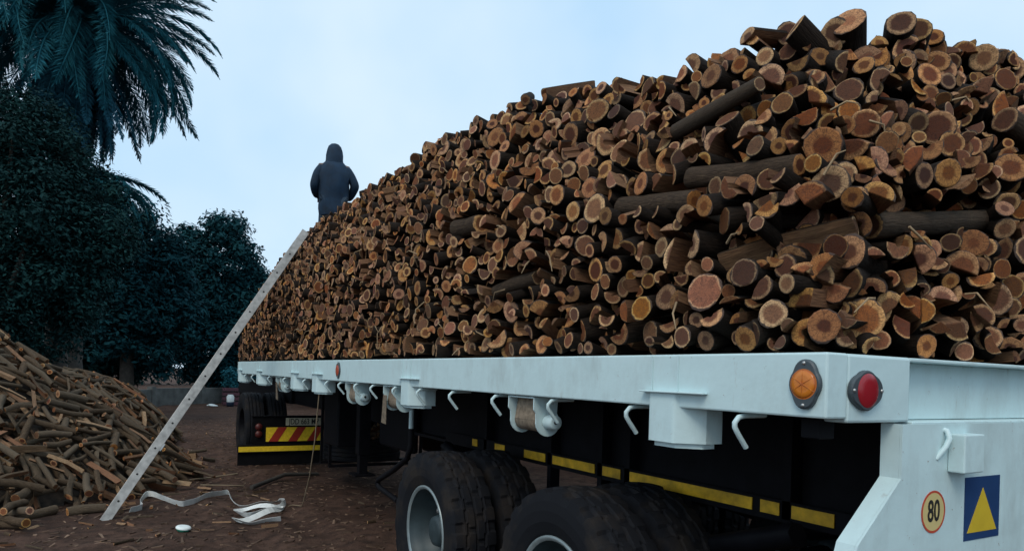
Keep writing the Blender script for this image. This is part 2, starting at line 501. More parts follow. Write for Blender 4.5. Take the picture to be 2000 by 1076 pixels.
# ------------------------------------------------------------------ trees
def leaf_mesh(name, centres, radii, per, size, mat, flat=0.75):
    n = len(centres) * per
    C = np.repeat(np.asarray(centres), per, 0); Rr = np.repeat(np.asarray(radii), per)
    d = rng.normal(0, 1, (n, 3)); d /= np.linalg.norm(d, axis=1)[:, None]
    rr = rng.random(n) ** 0.45
    P = C + d * (Rr * rr)[:, None] * np.array([1, 1, flat])
    nrm = d + np.array([0, 0, 0.9]) + rng.normal(0, 0.45, (n, 3)); nrm /= np.linalg.norm(nrm, axis=1)[:, None]
    t = np.cross(nrm, rng.normal(0, 1, (n, 3))); t /= np.linalg.norm(t, axis=1)[:, None]
    b = np.cross(nrm, t)
    s = size * rng.uniform(0.6, 1.3, n)[:, None]
    V = np.stack([P - t * s, P + b * s * 0.42 + nrm * s * 0.12, P + t * s, P - b * s * 0.42 + nrm * s * 0.12], 1).reshape(-1, 3)
    idx = np.arange(n * 4)
    clump = np.repeat(rng.random(len(centres)), per)
    return raw_mesh(name, V, idx, np.full(n, 4), [mat], rnd=np.repeat(np.clip(clump * 0.6 + rng.random(n) * 0.4, 0, 1), 4))

def tree(name, base, blobs, trunk_r, nclump, per, size, mat, label, cat='tree', group=None, clump_r=(0.35, 0.75)):
    """blobs: (offset from base, (rx, ry, rz)) ellipsoids that the crown fills, weighted by size."""
    t = empty(name, base, label, cat, group)
    w = np.array([b[1][0] * b[1][1] * b[1][2] for b in blobs]) ** 0.67
    cs, rs = [], []
    for _ in range(nclump):
        o, r = blobs[rng.choice(len(blobs), p=w / w.sum())]
        d = rng.normal(0, 1, 3); d /= np.linalg.norm(d)
        k = rng.uniform(0.55, 1.0) * (1 + 0.16 * noise.noise((d[0] * 2.5 + o[0], d[1] * 2.5, d[2] * 2.5 + o[2])))
        cs.append(np.array(o) + d * np.array(r) * k)
        rs.append(rng.uniform(*clump_r))
    m = MB()
    top = Vector(blobs[0][0])
    m.tube([(0, 0, -0.1), (0.05, 0, 0.35), tuple(top * 0.4), tuple(top * 0.75)], [trunk_r * 1.35, trunk_r, trunk_r * 0.8, trunk_r * 0.45], 10)
    m.build('trunk', M['trunk'], t, loc=(0, 0, 0))
    lm = MB()
    for k in range(12):
        c = Vector(cs[int(rng.integers(len(cs)))])
        a = top * rng.uniform(0.25, 0.6)
        mid = a.lerp(c, 0.5) + Vector((0, 0, rng.uniform(-0.1, 0.4)))
        lm.tube([a, mid, c], [trunk_r * 0.4, trunk_r * 0.25, trunk_r * 0.08], 6)
    lm.build('limbs', M['trunk'], t, loc=(0, 0, 0))
    link('crown', leaf_mesh('crown', cs, rs, per, size, mat), t, loc=(0, 0, 0))
    return t

tree('evergreen_tree', (-2.6, 19.6, 0), [((0.3, 0, 4.6), (2.5, 2.2, 2.5)), ((-2.0, 0.2, 5.6), (2.5, 2.2, 3.2)), ((0.9, 0.3, 6.0), (1.25, 1.5, 1.5)), ((1.2, 0.2, 4.3), (1.5, 1.6, 1.8)), ((0.9, 0.2, 3.0), (1.4, 1.6, 1.6)), ((-1.4, -0.3, 2.4), (2.3, 1.8, 1.6)), ((0.3, 0.1, 6.6), (1.3, 1.3, 1.2))],
     0.32, 800, 210, 0.060, M['leaf_dark'], 'tall dense dark evergreen tree filling the left side below the palm')
tree('evergreen_tree', (0.35, 31.5, 0), [((0, 0, 5.6), (1.9, 1.9, 2.6)), ((0.9, 0.2, 3.4), (1.7, 1.7, 2.4)), ((1.3, 0, 5.4), (1.2, 1.4, 1.5)), ((-0.9, 0, 4.0), (1.7, 1.6, 2.6))],
     0.28, 360, 130, 0.115, M['leaf_mid'], 'dark round-topped tree in the middle, between the palm tree and the tree by the load', clump_r=(0.4, 0.8))
tree('evergreen_tree', (4.2, 36.6, 0), [((0, 0, 6.4), (2.1, 2.0, 2.8)), ((1.6, 0.2, 4.2), (1.9, 1.8, 2.6)), ((-1.4, -0.2, 4.4), (2.0, 1.8, 3.0)), ((0.2, -0.5, 2.6), (2.8, 1.8, 2.2))],
     0.30, 560, 130, 0.12, M['leaf_mid'], 'broad bushy hazy blue-green tree directly behind the top end of the ladder', clump_r=(0.4, 0.85))
tree('evergreen_tree', (-2.4, 33.0, 0), [((0, 0, 3.4), (2.6, 2.0, 2.6)), ((2.2, 0.5, 2.2), (1.4, 1.4, 1.8))], 0.22, 300, 80, 0.15, M['leaf_dark'],
     'low dark tree seen through the gap right of the tall evergreen', clump_r=(0.4, 0.8))

# far wood, plus an unseen shrub row added to darken under the trailer
cs, rs = [], []
for k in range(300):
    x = rng.uniform(-60, 70); cs.append((x, 58 + rng.uniform(-3, 3) + 0.05 * abs(x), rng.uniform(0.3, 3.4))); rs.append(rng.uniform(1.2, 2.2))
for k in range(260):
    cs.append((rng.uniform(7.0, 9.5), rng.uniform(-6, 34), rng.uniform(0.2, 2.9))); rs.append(rng.uniform(0.7, 1.1))
tag(link('treeline_and_shade_row', leaf_mesh('treeline_and_shade_row', cs, rs, 60, 0.34, M['leaf_dark'])), 'dark far wood behind the trees, plus unseen light-blocking shrubs added beyond the truck', kind='stuff')

# palms
def frond_mesh(length, droop, nleaf, leaf_len, lw, mat, stiff=0.5):
    """One feather frond growing along +X from the origin, arching down."""
    pts = []
    for i in range(13):
        s = i / 12
        a = droop * s ** 1.4
        pts.append((s, a))
    path, x, z = [Vector((0, 0, 0))], 0.0, 0.0
    for i in range(1, 13):
        a = (pts[i][1] + pts[i - 1][1]) / 2
        x += math.cos(a) * length / 12; z -= math.sin(a) * length / 12
        path.append(Vector((x, 0, z)))
    m = MB()
    m.tube(path, [0.035 * (1 - 0.85 * i / 12) + 0.004 for i in range(13)], 5)
    nv = len(m.v); V, F = list(m.v), [list(f) for f in m.f]
    for i in range(nleaf):
        s = 0.10 + 0.90 * (i + rng.random() * 0.6) / nleaf
        q = min(s * 12, 11.999); k = int(q); p = path[k].lerp(path[k + 1], q - k)
        t = (path[k + 1] - path[k]).normalized()
        up = Vector((-t.z, 0, t.x)) if t.x >= 0 else Vector((t.z, 0, -t.x))
        ll = leaf_len * (math.sin(math.pi * min(1, s * 0.9 + 0.12)) ** 0.6) * rng.uniform(0.55, 1.15)
        for sd in (-1, 1):
            d = (t * rng.uniform(0.55, 0.8) + Vector((0, sd, 0)) * rng.uniform(0.55, 0.8) + up * rng.uniform(-0.1, 0.35)).normalized()
            tip = p + d * ll + Vector((0, 0, -ll * rng.uniform(0.15, 0.45) * (1.2 - stiff)))
            midp = p.lerp(tip, 0.5) + Vector((0, 0, ll * 0.06))
            w = d.cross(Vector((0, 0, 1)) + Vector(rng.normal(0, 0.3, 3))).normalized() * lw
            b = len(V)
            V += [tuple(p), tuple(midp + w), tuple(tip), tuple(midp - w)]
            F.append([b, b + 1, b + 2, b + 3])
    cnt = [len(f) for f in F]
    return raw_mesh('frond', V, [i for f in F for i in f], cnt, [mat], rnd=np.clip(rng.random(len(V)) * 0.3 + rng.random() * 0.7, 0, 1))

def palm(base, height, crown_r, nf, label, dead, dirs=None, trunk_r=0.42):
    t = empty('palm_tree', base, label, 'palm tree', None)
    m = MB()
    prof = []
    for i in range(60):
        z = -0.1 + (height + 0.1) * i / 59
        prof.append((z, trunk_r * (1.15 - 0.25 * i / 59) + (0.03 if i % 2 else 0.0)))
    m.lathe(prof, (0, 0, 0), 'z', 14)
    m.build('trunk', M['trunk'], t, loc=(0, 0, 0))
    kinds = [(frond_mesh(crown_r * 1.12, R(dr), 170, crown_r * 0.14, 0.017, M['leaf_palm'], 0.2), dr) for dr in (48, 72, 92, 108, 124)]
    kdry = [frond_mesh(crown_r * 0.95, R(25), 100, crown_r * 0.11, 0.026, M['leaf_dry']) for _ in range(2)]
    for i in range(nf):
        u = (i + 0.5) / nf
        el = math.asin(max(-1, min(1, 1 - 1.42 * u))) if dirs is None else rng.uniform(-0.25, 0.35)
        az = i * 2.39996 if dirs is None else R(dirs[i % len(dirs)]) + rng.normal(0, 0.2)
        el = max(-0.75, el)
        me = kinds[int(np.clip(round((1.2 - el) * 2.0 + rng.normal(0, 0.6)), 0, 4))][0] if el > -0.2 else kinds[int(rng.integers(0, 3))][0]
        o = link('frond', me, t, loc=(0.25 * math.cos(az), 0.25 * math.sin(az), height + 0.25 * math.sin(el)))
        o.rotation_euler = (rng.normal(0, 0.25), -el, az)
        k = rng.uniform(0.88, 1.08); o.scale = (k, k, k)
    for i in range(dead):
        az = i * 2.39996 + 0.4
        o = link('frond', kdry[i % 2], t, loc=(trunk_r * 0.9 * math.cos(az), trunk_r * 0.9 * math.sin(az), height - 0.2 - rng.random() * 0.5))
        o.rotation_euler = (rng.normal(0, 0.2), R(rng.uniform(50, 84)), az)
        if i == 0: o['label'] = 'dry hanging frond'
    return t
palm((-1.4, 25.6, 0), 12.05, 3.85, 140, 'tall feather palm with a drooping crown against the sky at upper left', 64)
palm((-1.5, 23.6, 0), 6.75, 2.3, 26, 'small palm with short fronds poking out right of the tall dark evergreen', 6, dirs=[-35, -20, 0, 15, 30, -50, -10, 60, 180], trunk_r=0.25)

# low yard wall and the odds and ends at its foot
wl = empty('yard_wall', (1.2, 28.6, 0), 'low stained concrete yard wall under the trees', 'wall')
ang = math.atan2(31.07 - 28.39, 4.33 - 1.23)
for k in range(-3, 5):
    m = MB(); m.box(0, 2.36, -0.09, 0.09, -0.1, 0.62 + rng.uniform(-0.03, 0.03))
    o = m.build('panel', M['concrete'], wl, bevel=0.012, loc=(math.cos(ang) * 2.4 * k, math.sin(ang) * 2.4 * k, 0)); o.rotation_euler = (0, 0, ang)
    m = MB(); m.box(-0.11, 0.07, -0.13, 0.13, -0.1, 0.70)
    o = m.build('post', M['concrete'], wl, bevel=0.012, loc=(math.cos(ang) * 2.4 * k - 0.02, math.sin(ang) * 2.4 * k, 0)); o.rotation_euler = (0, 0, ang)
dr = empty('plastic_drum', (3.82, 28.1, 0), 'small white-topped plastic drum by the yard wall beside the far tyres', 'drum')
m = MB(); m.lathe([(0, 0.001), (0, 0.13), (0.16, 0.14), (0.17, 0.135)], (0, 0, 0), 'z', 16); m.build('base', M['drum_blue'], dr, loc=(0, 0, 0))
m = MB(); m.lathe([(0.171, 0.135), (0.38, 0.14), (0.42, 0.10), (0.45, 0.10), (0.45, 0.001)], (0, 0, 0), 'z', 16); m.build('top', M['white_plastic'], dr, loc=(0, 0, 0))
cr = empty('plastic_crate', (3.95, 29.0, 0), 'faded maroon crate by the yard wall behind the plastic drum', 'crate')
m = MB()
for (a, b, c, d) in ((-.3, .3, -.2, -.17), (-.3, .3, .17, .2), (-.3, -.27, -.17, .17), (.27, .3, -.17, .17)):
    for z in (0.02, 0.2, 0.38, 0.56): m.box(a, b, c, d, z, z + 0.12)
m.box(-.27, .27, -.17, .17, 0.0, 0.03)
m.build('crate_wall', M['crate'], cr, loc=(0, 0, 0))
m = MB(); bag = []
for k in range(40):
    pass
bm = bmesh.new(); bmesh.ops.create_icosphere(bm, subdivisions=3, radius=0.11)
for v in bm.verts:
    q = 1 + 0.5 * noise.noise(v.co * 9) + 0.2 * noise.noise(v.co * 22)
    v.co = Vector((v.co.x * 1.6 * q, v.co.y * q, max(-0.04, v.co.z * 0.5 * q)))
bme = bpy.data.meshes.new('plastic_bag'); bm.to_mesh(bme); bm.free(); bme.materials.append(M['white_plastic'])
tag(link('plastic_bag', bme, loc=(3.15, 27.8, 0.05)), 'crumpled white plastic bag on the ground before the yard wall', 'bag')
sb = empty('shrub', (4.45, 30.6, 0), 'small green shrub growing behind the yard wall next to the trailer deck', 'shrub')
m = MB()
for k in range(7):
    a = k * 0.9; m.tube([(0, 0, 0), (0.2 * math.cos(a), 0.2 * math.sin(a), 0.6), (0.45 * math.cos(a), 0.45 * math.sin(a), 1.15)], [0.02, 0.014, 0.006], 5)
m.build('stem', M['trunk'], sb, loc=(0, 0, 0))
link('foliage', leaf_mesh('foliage', [(0.5 * math.cos(k * 2.4) * (0.3 + k / 30), 0.5 * math.sin(k * 2.4), 0.7 + 0.05 * (k % 14)) for k in range(30)], [0.25] * 30, 50, 0.08, M['leaf_palm']), sb, loc=(0, 0, 0))

# ------------------------------------------------------------------ rear trailer
XS, YR, YF = 1.65, 1.17, 11.35          # left side plane, rear face, front end
XC = 2.90                                # centre line
XR = 2 * XC - XS
ZT, ZB = 1.588, 1.408
tr = empty('flatbed_trailer', (XC, 4.0, 0), 'long white flatbed trailer carrying the stacked firewood', 'trailer')

m = MB(); m.box(XS, XS + 0.09, YR, YF, ZB, ZT)
m.build('side_rail', M['paint'], tr, bevel=0.006)
m = MB(); m.box(XR - 0.09, XR, YR, YF, ZB, ZT)
m.build('side_rail', M['paint'], tr, bevel=0.006)
m = MB(); m.box(XS + 0.093, XR - 0.093, YR + 0.1, YF, ZT - 0.035, ZT - 0.004)
m.build('deck', M['chassis'], tr)
m = MB(); m.box(XS, XR, YF + 0.003, YF + 0.09, ZB, ZT)
m.build('front_beam', M['paint'], tr, bevel=0.006)
# rear cross beam: flat lamp boxes at both corners, channel between
for x0, x1 in ((XS + 0.0905, 2.04), (2 * XC - 2.04, XR - 0.0905)):
    m = MB(); m.box(x0, x1, YR + 0.0005, YR + 0.087, 1.396, ZT - 0.0005)
    o = m.build('corner_box', M['paint'], tr, bevel=0.008)
m = MB()
m.box(2.043, 2 * XC - 2.043, YR + 0.06, YR + 0.075, 1.40, ZT - 0.012)
m.box(2.043, 2 * XC - 2.043, YR + 0.004, YR + 0.085, ZT - 0.012, ZT - 0.001)
m.box(2.043, 2 * XC - 2.043, YR - 0.006, YR + 0.085, 1.384, 1.398)
m.build('rear_channel', M['paint'], tr, bevel=0.003)
# skirt plate under the rear beam with folded edges
zt, zk, zb2, zlow = 1.392, 1.235, 1.06, 0.90
pl = [(1.972, zt), (1.972, zk), (1.776, zb2), (1.72, zlow)]
poly = pl + [(2 * XC - x, z) for (x, z) in reversed(pl)]
m = MB(); m.prism(poly, 'y', 1.150, 1.158)
m.build('rear_plate', M['paint'], tr)
for sgn in (1, -1):
    m = MB()
    for a, b in zip(pl[:-1], pl[1:]):
        q = [(p[0] if sgn > 0 else 2 * XC - p[0], p[1]) for p in (a, b)]
        d = 0.008 * sgn
        m.prism([q[0], q[1], (q[1][0] + d, q[1][1]), (q[0][0] + d, q[0][1])], 'y', 1.1585, 1.215)
    m.build('rear_plate_lip', M['paint'], tr)
m = MB(); m.box(2.212, 2.325, 1.10, 1.1495, 1.245, 1.362)
m.build('lamp_bracket', M['paint'], tr, bevel=0.004)
m = MB(); m.box(1.72, 1.79, 1.24, 1.30, 1.345, 1.404)
m.build('stop_block', M['chassis'], tr, bevel=0.004)

# chassis
for xc in (2.46, 2 * XC - 2.46):
    m = MB()
    m.box(xc - 0.07, xc + 0.07, 1.35, YF - 0.2, 1.375, 1.40)
    m.box(xc - 0.005, xc + 0.005, 1.35, YF - 0.2, 0.955, 1.374)
    m.box(xc - 0.07, xc + 0.07, 1.35, 6.6, 0.93, 0.954)
    m.build('chassis_beam', M['chassis'], tr)
    for y in (1.86, 2.87, 3.11, 3.63, 4.5):
        m = MB(); m.box(xc - 0.075, xc - 0.006, y - 0.02, y + 0.02, 0.72, 1.37)
        m.build('hanger', M['chassis'], tr)
for k in range(16):
    y = 1.5 + k * 0.62
    m = MB(); m.box(XS + 0.095, XR - 0.095, y - 0.03, y + 0.03, 1.452, ZT - 0.037)
    m.build('cross_member', M['chassis'], tr)
xt = 2.46 - 0.075
TAPE = [(1.64, 1.83), (1.89, 1.985), (2.03, 2.84), (2.92, 3.075), (3.15, 3.585), (3.67, 3.93), (4.20, 4.34), (4.62, 4.70)]
for a, b in TAPE:
    m = MB(); m.box(xt - 0.006, xt - 0.001, a, b, 0.956, 1.008)
    m.build('reflective_tape', M['tape'], tr)
m = MB(); m.box(xt, xt + 0.004, 1.5, 5.2, 0.945, 1.02)
m.build('tape_carrier', M['chassis'], tr)
# axles, landing leg, spare wheel cradle
for y in (4.0, 2.53):
    m = MB(); m.tube([(1.9, y, 0.525), (2 * XC - 1.9, y, 0.5)], 0.065, 12)
    m.build('axle', M['chassis'], tr)
for sgn in (1, -1):
    x = XC - sgn * 0.62
    m = MB(); m.box(x - 0.06, x + 0.06, 7.0, 7.12, 0.62, 1.37); m.box(x - 0.045, x + 0.045, 7.015, 7.105, 0.42, 0.619); m.box(x - 0.11, x + 0.11, 6.94, 7.18, 0.40, 0.42)
    m.build('landing_leg', M['chassis'], tr, bevel=0.004)
for y in (8.45, 8.85):
    m = MB(); m.box(2.30, 2.33, y - 0.02, y + 0.02, 0.325, 1.38); m.box(3.5, 3.53, y - 0.02, y + 0.02, 0.325, 1.38); m.box(2.30, 3.53, y - 0.03, y + 0.03, 0.30, 0.331)
    m.build('spare_wheel_cradle', M['chassis'], tr)
m = MB()
m.tube([(2.02, 5.06, 1.36), (2.02, 5.06, 1.06)], 0.02, 8)
m.build('pipe_stem', M['paint'], tr)
m = MB()
m.tube([(2.02, 5.06, 1.055), (2.02, 5.05, 0.93), (2.01, 5.1, 0.82), (2.0, 5.35, 0.70), (2.0, 5.72, 0.565), (2.0, 5.76, 0.53), (2.0, 5.70, 0.50), (2.0, 5.25, 0.46)], 0.024, 10)
m.build('mudguard_stay', M['chassis'], tr)
m = MB()
m.box(2.36, 2.44, 5.9, 6.8, 0.75, 1.2); m.box(2.75, 3.4, 5.8, 6.6, 0.7, 1.15)
m.build('air_tank', M['chassis'], tr, bevel=0.03)
m = MB(); m.box(2.20, 2.44, 7.75, 8.35, 0.62, 1.36); m.build('toolbox', M['chassis'], tr, bevel=0.02)
m = MB()
for xc in (2.25, 3.55): m.tube([(xc, 4.9, 0.93), (xc + 0.05, 4.0, 0.62), (xc, 3.32, 0.70), (xc + 0.05, 2.64, 0.62), (xc, 1.7, 0.93)], 0.05, 6)
m.build('leaf_spring', M['chassis'], tr)

# wheels: a lugged tyre with real tread depth, deep dished rim
def tyre_mesh(name, rout, width, lug, nseg=220):
    hw = width / 2
    prof = [(-hw * 0.72, rout * 0.55), (-hw * 0.86, rout * 0.60), (-hw * 0.98, rout * 0.70), (-hw, rout * 0.80), (-hw * 0.97, rout * 0.885), (-hw * 0.93, rout * 0.94)]
    ntr = 25
    tread = [(-hw * 0.90 + 1.80 * hw * i / (ntr - 1), rout * (1 - 0.022 * (abs(2 * i / (ntr - 1) - 1) ** 3.0))) for i in range(ntr)]
    prof = prof + tread + [(-t, r) for (t, r) in reversed(prof)]
    V = []
    for j, (t, r) in enumerate(prof):
        for k in range(nseg):
            a = 2 * math.pi * k / nseg
            rr = r
            if 6 <= j < 6 + ntr:
                i = j - 6; x = i / (ntr - 1)
                ph = (k % 10) / 10.0
                g = 0.0
                if lug:
                    zig = 0.018 * (1 if ph < 0.5 else -1)
                    for gx in (0.27, 0.5, 0.73):
                        if abs(x - gx - zig) < 0.020: g = 1.0
                    sh = min(x, 1 - x)
                    if sh < 0.17 and ph < 0.32: g = 1.0
                    elif 0.25 < sh and abs(ph - (0.25 if (i // 6) % 2 else 0.75)) < 0.07: g = 0.8
                else:
                    for gx in (0.2, 0.4, 0.6, 0.8):
                        if abs(x - gx) < 0.026: g = 1.0
                rr = r - 0.014 * g
            elif lug and j in (5, 6 + ntr) and (k % 10) / 10.0 < 0.32:
                rr = r - 0.010
            V.append((t, rr * math.cos(a), rr * math.sin(a)))
    n, P = nseg, len(prof)
    F = [(i * n + k, (i + 1) * n + k, (i + 1) * n + (k + 1) % n, i * n + (k + 1) % n) for i in range(P - 1) for k in range(n)]
    me = raw_mesh(name, V, np.array(F).ravel(), np.full(len(F), 4), [M['rubber']])
    return me

def wheel(x, y, z, rout, width, out, parent, tyre_me, name='wheel', rim_mats=('rim', 'rim_edge')):
    """out: -1 the dish opens to -X, +1 to +X."""
    w = empty(name, (0, 0, 0)); w.parent = parent; w.location = Vector((x, y, z)) - world_loc(parent)
    link('tyre', tyre_me, w, loc=(0, 0, 0))
    s = out; hw = width / 2
    rr = rout * 0.555
    m = MB()
    prof = [(hw * 0.80, rr + 0.012), (hw * 0.86, rr + 0.012), (hw * 0.88, rr), (hw * 0.80, rr - 0.012)]
    m.lathe([(s * t, r) for t, r in prof], (0, 0, 0), 'x', 48, 1)
    prof = [(hw * 0.80, rr - 0.012), (hw * 0.55, rr - 0.022), (hw * 0.30, rr - 0.045), (-hw * 0.55, rr - 0.05), (-hw * 0.60, rr - 0.07), (-hw * 0.42, rr * 0.62), (-hw * 0.40, 0.10), (-hw * 0.40, 0.002)]
    m.lathe([(s * t, r) for t, r in prof], (0, 0, 0), 'x', 48, 0)
    m.lathe([(s * t, r) for t, r in [(-hw * 0.8, rr + 0.012), (-hw * 0.82, rr - 0.01), (-hw * 0.55, rr - 0.052)]], (0, 0, 0), 'x', 48, 0)
    m.build('rim', [M[q] for q in rim_mats], w, loc=(0, 0, 0))
    m = MB(); m.lathe([(s * t, r) for t, r in [(-hw * 0.40, 0.115), (hw * 0.1, 0.105), (hw * 0.35, 0.09), (hw * 0.38, 0.06), (hw * 0.40, 0.002)]], (0, 0, 0), 'x', 24)
    m.build('hub', M['rim'], w, loc=(0, 0, 0))
    m = MB()
    for k in range(10):
        a = 2 * math.pi * k / 10
        m.lathe([(s * -hw * 0.42, 0.017), (s * -hw * 0.18, 0.016), (s * -hw * 0.16, 0.001)], (0, 0.168 * math.cos(a), 0.168 * math.sin(a)), 'x', 6, smooth=False)
    m.build('wheel_nut', M['steel'], w, loc=(0, 0, 0))
    return w
TY = tyre_mesh('tyre', 0.505, 0.285, True)
for y in (4.0, 2.53):
    for x, s in ((1.825, -1), (2.15, 1), (2 * XC - 2.15, -1), (2 * XC - 1.825, 1)):
        wheel(x, y, 0.500, 0.505, 0.285, s, tr, TY)

# stake pockets along the left rail (and their twins on the right rail)
def pocket(y, w, parent, mirror=False):
    X = (lambda x: 2 * XC - x) if mirror else (lambda x: x)
    a = w / 2
    m = MB()
    poly = [(1.636, y - a * 0.30), (1.636, y + a * 0.95), (1.66, y + a), (1.80, y + a), (1.80, y - a), (1.72, y - a)]
    poly = [(X(p[0]), p[1]) for p in poly]
    m.prism(poly, 'z', 1.288, 1.456)
    poly2 = [(X(x), yy) for x, yy in [(1.655, y - a * 0.25), (1.655, y + a * 0.85), (1.78, y + a * 0.85), (1.78, y - a * 0.85), (1.72, y - a * 0.85)]]
    m.prism(poly2, 'z', 1.270, 1.2875)
    p = m.build('stake_pocket', M['paint'], parent, bevel=0.008)
    m = MB(); x0, x1 = sorted((X(1.622), X(1.649)))
    m.box(x0, x1, y - a * 1.7, y + a * 1.35, 1.4565, 1.4625)
    f = m.build('flange', M['paint'], parent, bevel=0.002)
    f.parent = p; f.location = (0, 0, 0)
    x0, x1 = sorted((X(1.6455), X(1.6495)))
    m = MB(); m.box(x0, x1, y + a * 0.93, y + a * 0.99, 1.463, 1.583); m.box(x0, x1, y - a * 0.36, y - a * 0.30, 1.463, 1.583)
    f = m.build('weld_seam', M['paint'], parent); f.parent = p; f.location = (0, 0, 0)
    return p
PK = [(1.765, 0.20), (4.20, 0.22), (6.56, 0.26), (7.50, 0.24), (9.58, 0.26), (11.18, 0.24)]
for y, w in PK:
    pocket(y, w, tr); pocket(y, w, tr, True)

def winch(y, parent, hang=False):
    m = MB()
    def plate(yy):
        pts = [(1.663, 1.404), (1.663, 1.345), (1.675, 1.33)]
        c = (1.742, 1.288); r = 0.066
        for k in range(13):
            a = R(170 + k * (200 / 12)); pts.append((c[0] + r * math.cos(a), c[1] + r * math.sin(a)))
        pts += [(1.79, 1.33), (1.795, 1.404)]
        m.prism(pts, 'y', yy, yy + 0.008)
    plate(y - 0.12); plate(y + 0.112)
    m.box(1.665, 1.79, y - 0.111, y + 0.111, 1.396, 1.404)
    w = m.build('strap_winch', M['paint'], parent, bevel=0.002)
    m = MB(); m.lathe([(-0.19, 0.001), (-0.19, 0.028), (-0.185, 0.033), (-0.121, 0.033)], (1.742, y, 1.290), 'y', 18)
    m.build('ratchet_hub', M['paint'], parent).parent = w
    w.children[-1].location = (0, 0, 0)
    m = MB(); m.lathe([(-0.199, 0.001), (-0.199, 0.010)], (1.735, y + 0.004, 1.292), 'y', 10)
    o = m.build('hub_hole_disc', M['dark_hole'], parent); o.parent = w; o.location = (0, 0, 0)
    m = MB()
    m.lathe([(-0.11, 0.046), (-0.10, 0.052), (0.10, 0.050), (0.11, 0.045)], (1.742, y, 1.290), 'y', 18)
    m.prism([(1.690, 1.295), (1.705, 1.398), (1.712, 1.398), (1.700, 1.30)], 'y', y - 0.095, y + 0.095)
    o = m.build('wound_strap', M['strap_brown'], parent); o.parent = w; o.location = (0, 0, 0)
    if hang:
        m = MB(); m.add([(1.665, y + 0.05, 1.33), (1.66, y + 0.11, 1.33), (1.69, y + 0.22, 1.13), (1.70, y + 0.15, 1.12), (1.667, y + 0.05, 1.335), (1.664, y + 0.11, 1.335), (1.694, y + 0.22, 1.132), (1.704, y + 0.15, 1.122)],
                        [(0, 1, 2, 3), (7, 6, 5, 4), (0, 4, 5, 1), (1, 5, 6, 2), (2, 6, 7, 3), (3, 7, 4, 0)])
        o = m.build('strap_tail', M['strap_brown'], parent); o.parent = w; o.location = (0, 0, 0)
    return w
for y, h in ((2.79, False), (4.60, True), (5.54, False), (8.42, True)):
    winch(y, tr, h)

hm = MB()
hm.tube([(0.13, 0, -0.008), (0.04, 0, -0.009), (0.012, 0, -0.014), (-0.004, 0, -0.03), (-0.004, 0, -0.044), (0.012, 0, -0.066), (0.048, 0, -0.108)], 0.0085, 8)
hook_me = hm.mesh('rope_hook', M['paint'])
for y in (1.47, 1.985, 2.515, 3.03, 3.54, 4.02, 4.46, 4.93, 5.33, 5.78, 6.2, 7.05, 8.0, 8.9, 10.1, 10.7):
    link('rope_hook', hook_me, tr, loc=Vector((1.642, y, ZB - 0.001)) - world_loc(tr))
hm = MB()
hm.tube([(0, 0.07, -0.006), (0, 0.01, -0.006), (0.0, -0.022, -0.012), (0.0, -0.030, -0.034), (-0.012, -0.026, -0.060), (-0.036, -0.01, -0.098)], 0.0085, 8)
hm.build('rope_hook', M['paint'], tr, loc=Vector((2.192, 1.165, 1.383)) - world_loc(tr))

# reflectors
def rounded_diamond(a, b, n=40, p=1.25):
    out = []
    for k in range(n):
        t = 2 * math.pi * k / n
        c, s = math.cos(t), math.sin(t)
        out.append((a * abs(c) ** (2 / p) * (1 if c >= 0 else -1), b * abs(s) ** (2 / p) * (1 if s >= 0 else -1)))
    return out

def lens(m, n, r, bulge, to_world, mat=0):
    vs, fs = [to_world(0, 0, bulge)], []
    for i, (q, h) in enumerate(((0.5, 0.9), (0.85, 0.6), (1.0, 0.0))):
        for k in range(n):
            a = 2 * math.pi * k / n
            vs.append(to_world(r * q * math.cos(a), r * q * math.sin(a), bulge * h))
    for k in range(n): fs.append((0, 1 + k, 1 + (k + 1) % n))
    for i in range(2):
        for k in range(n): fs.append((1 + i * n + k, 1 + (i + 1) * n + k, 1 + (i + 1) * n + (k + 1) % n, 1 + i * n + (k + 1) % n))
    m.add(vs, fs, mat, True)

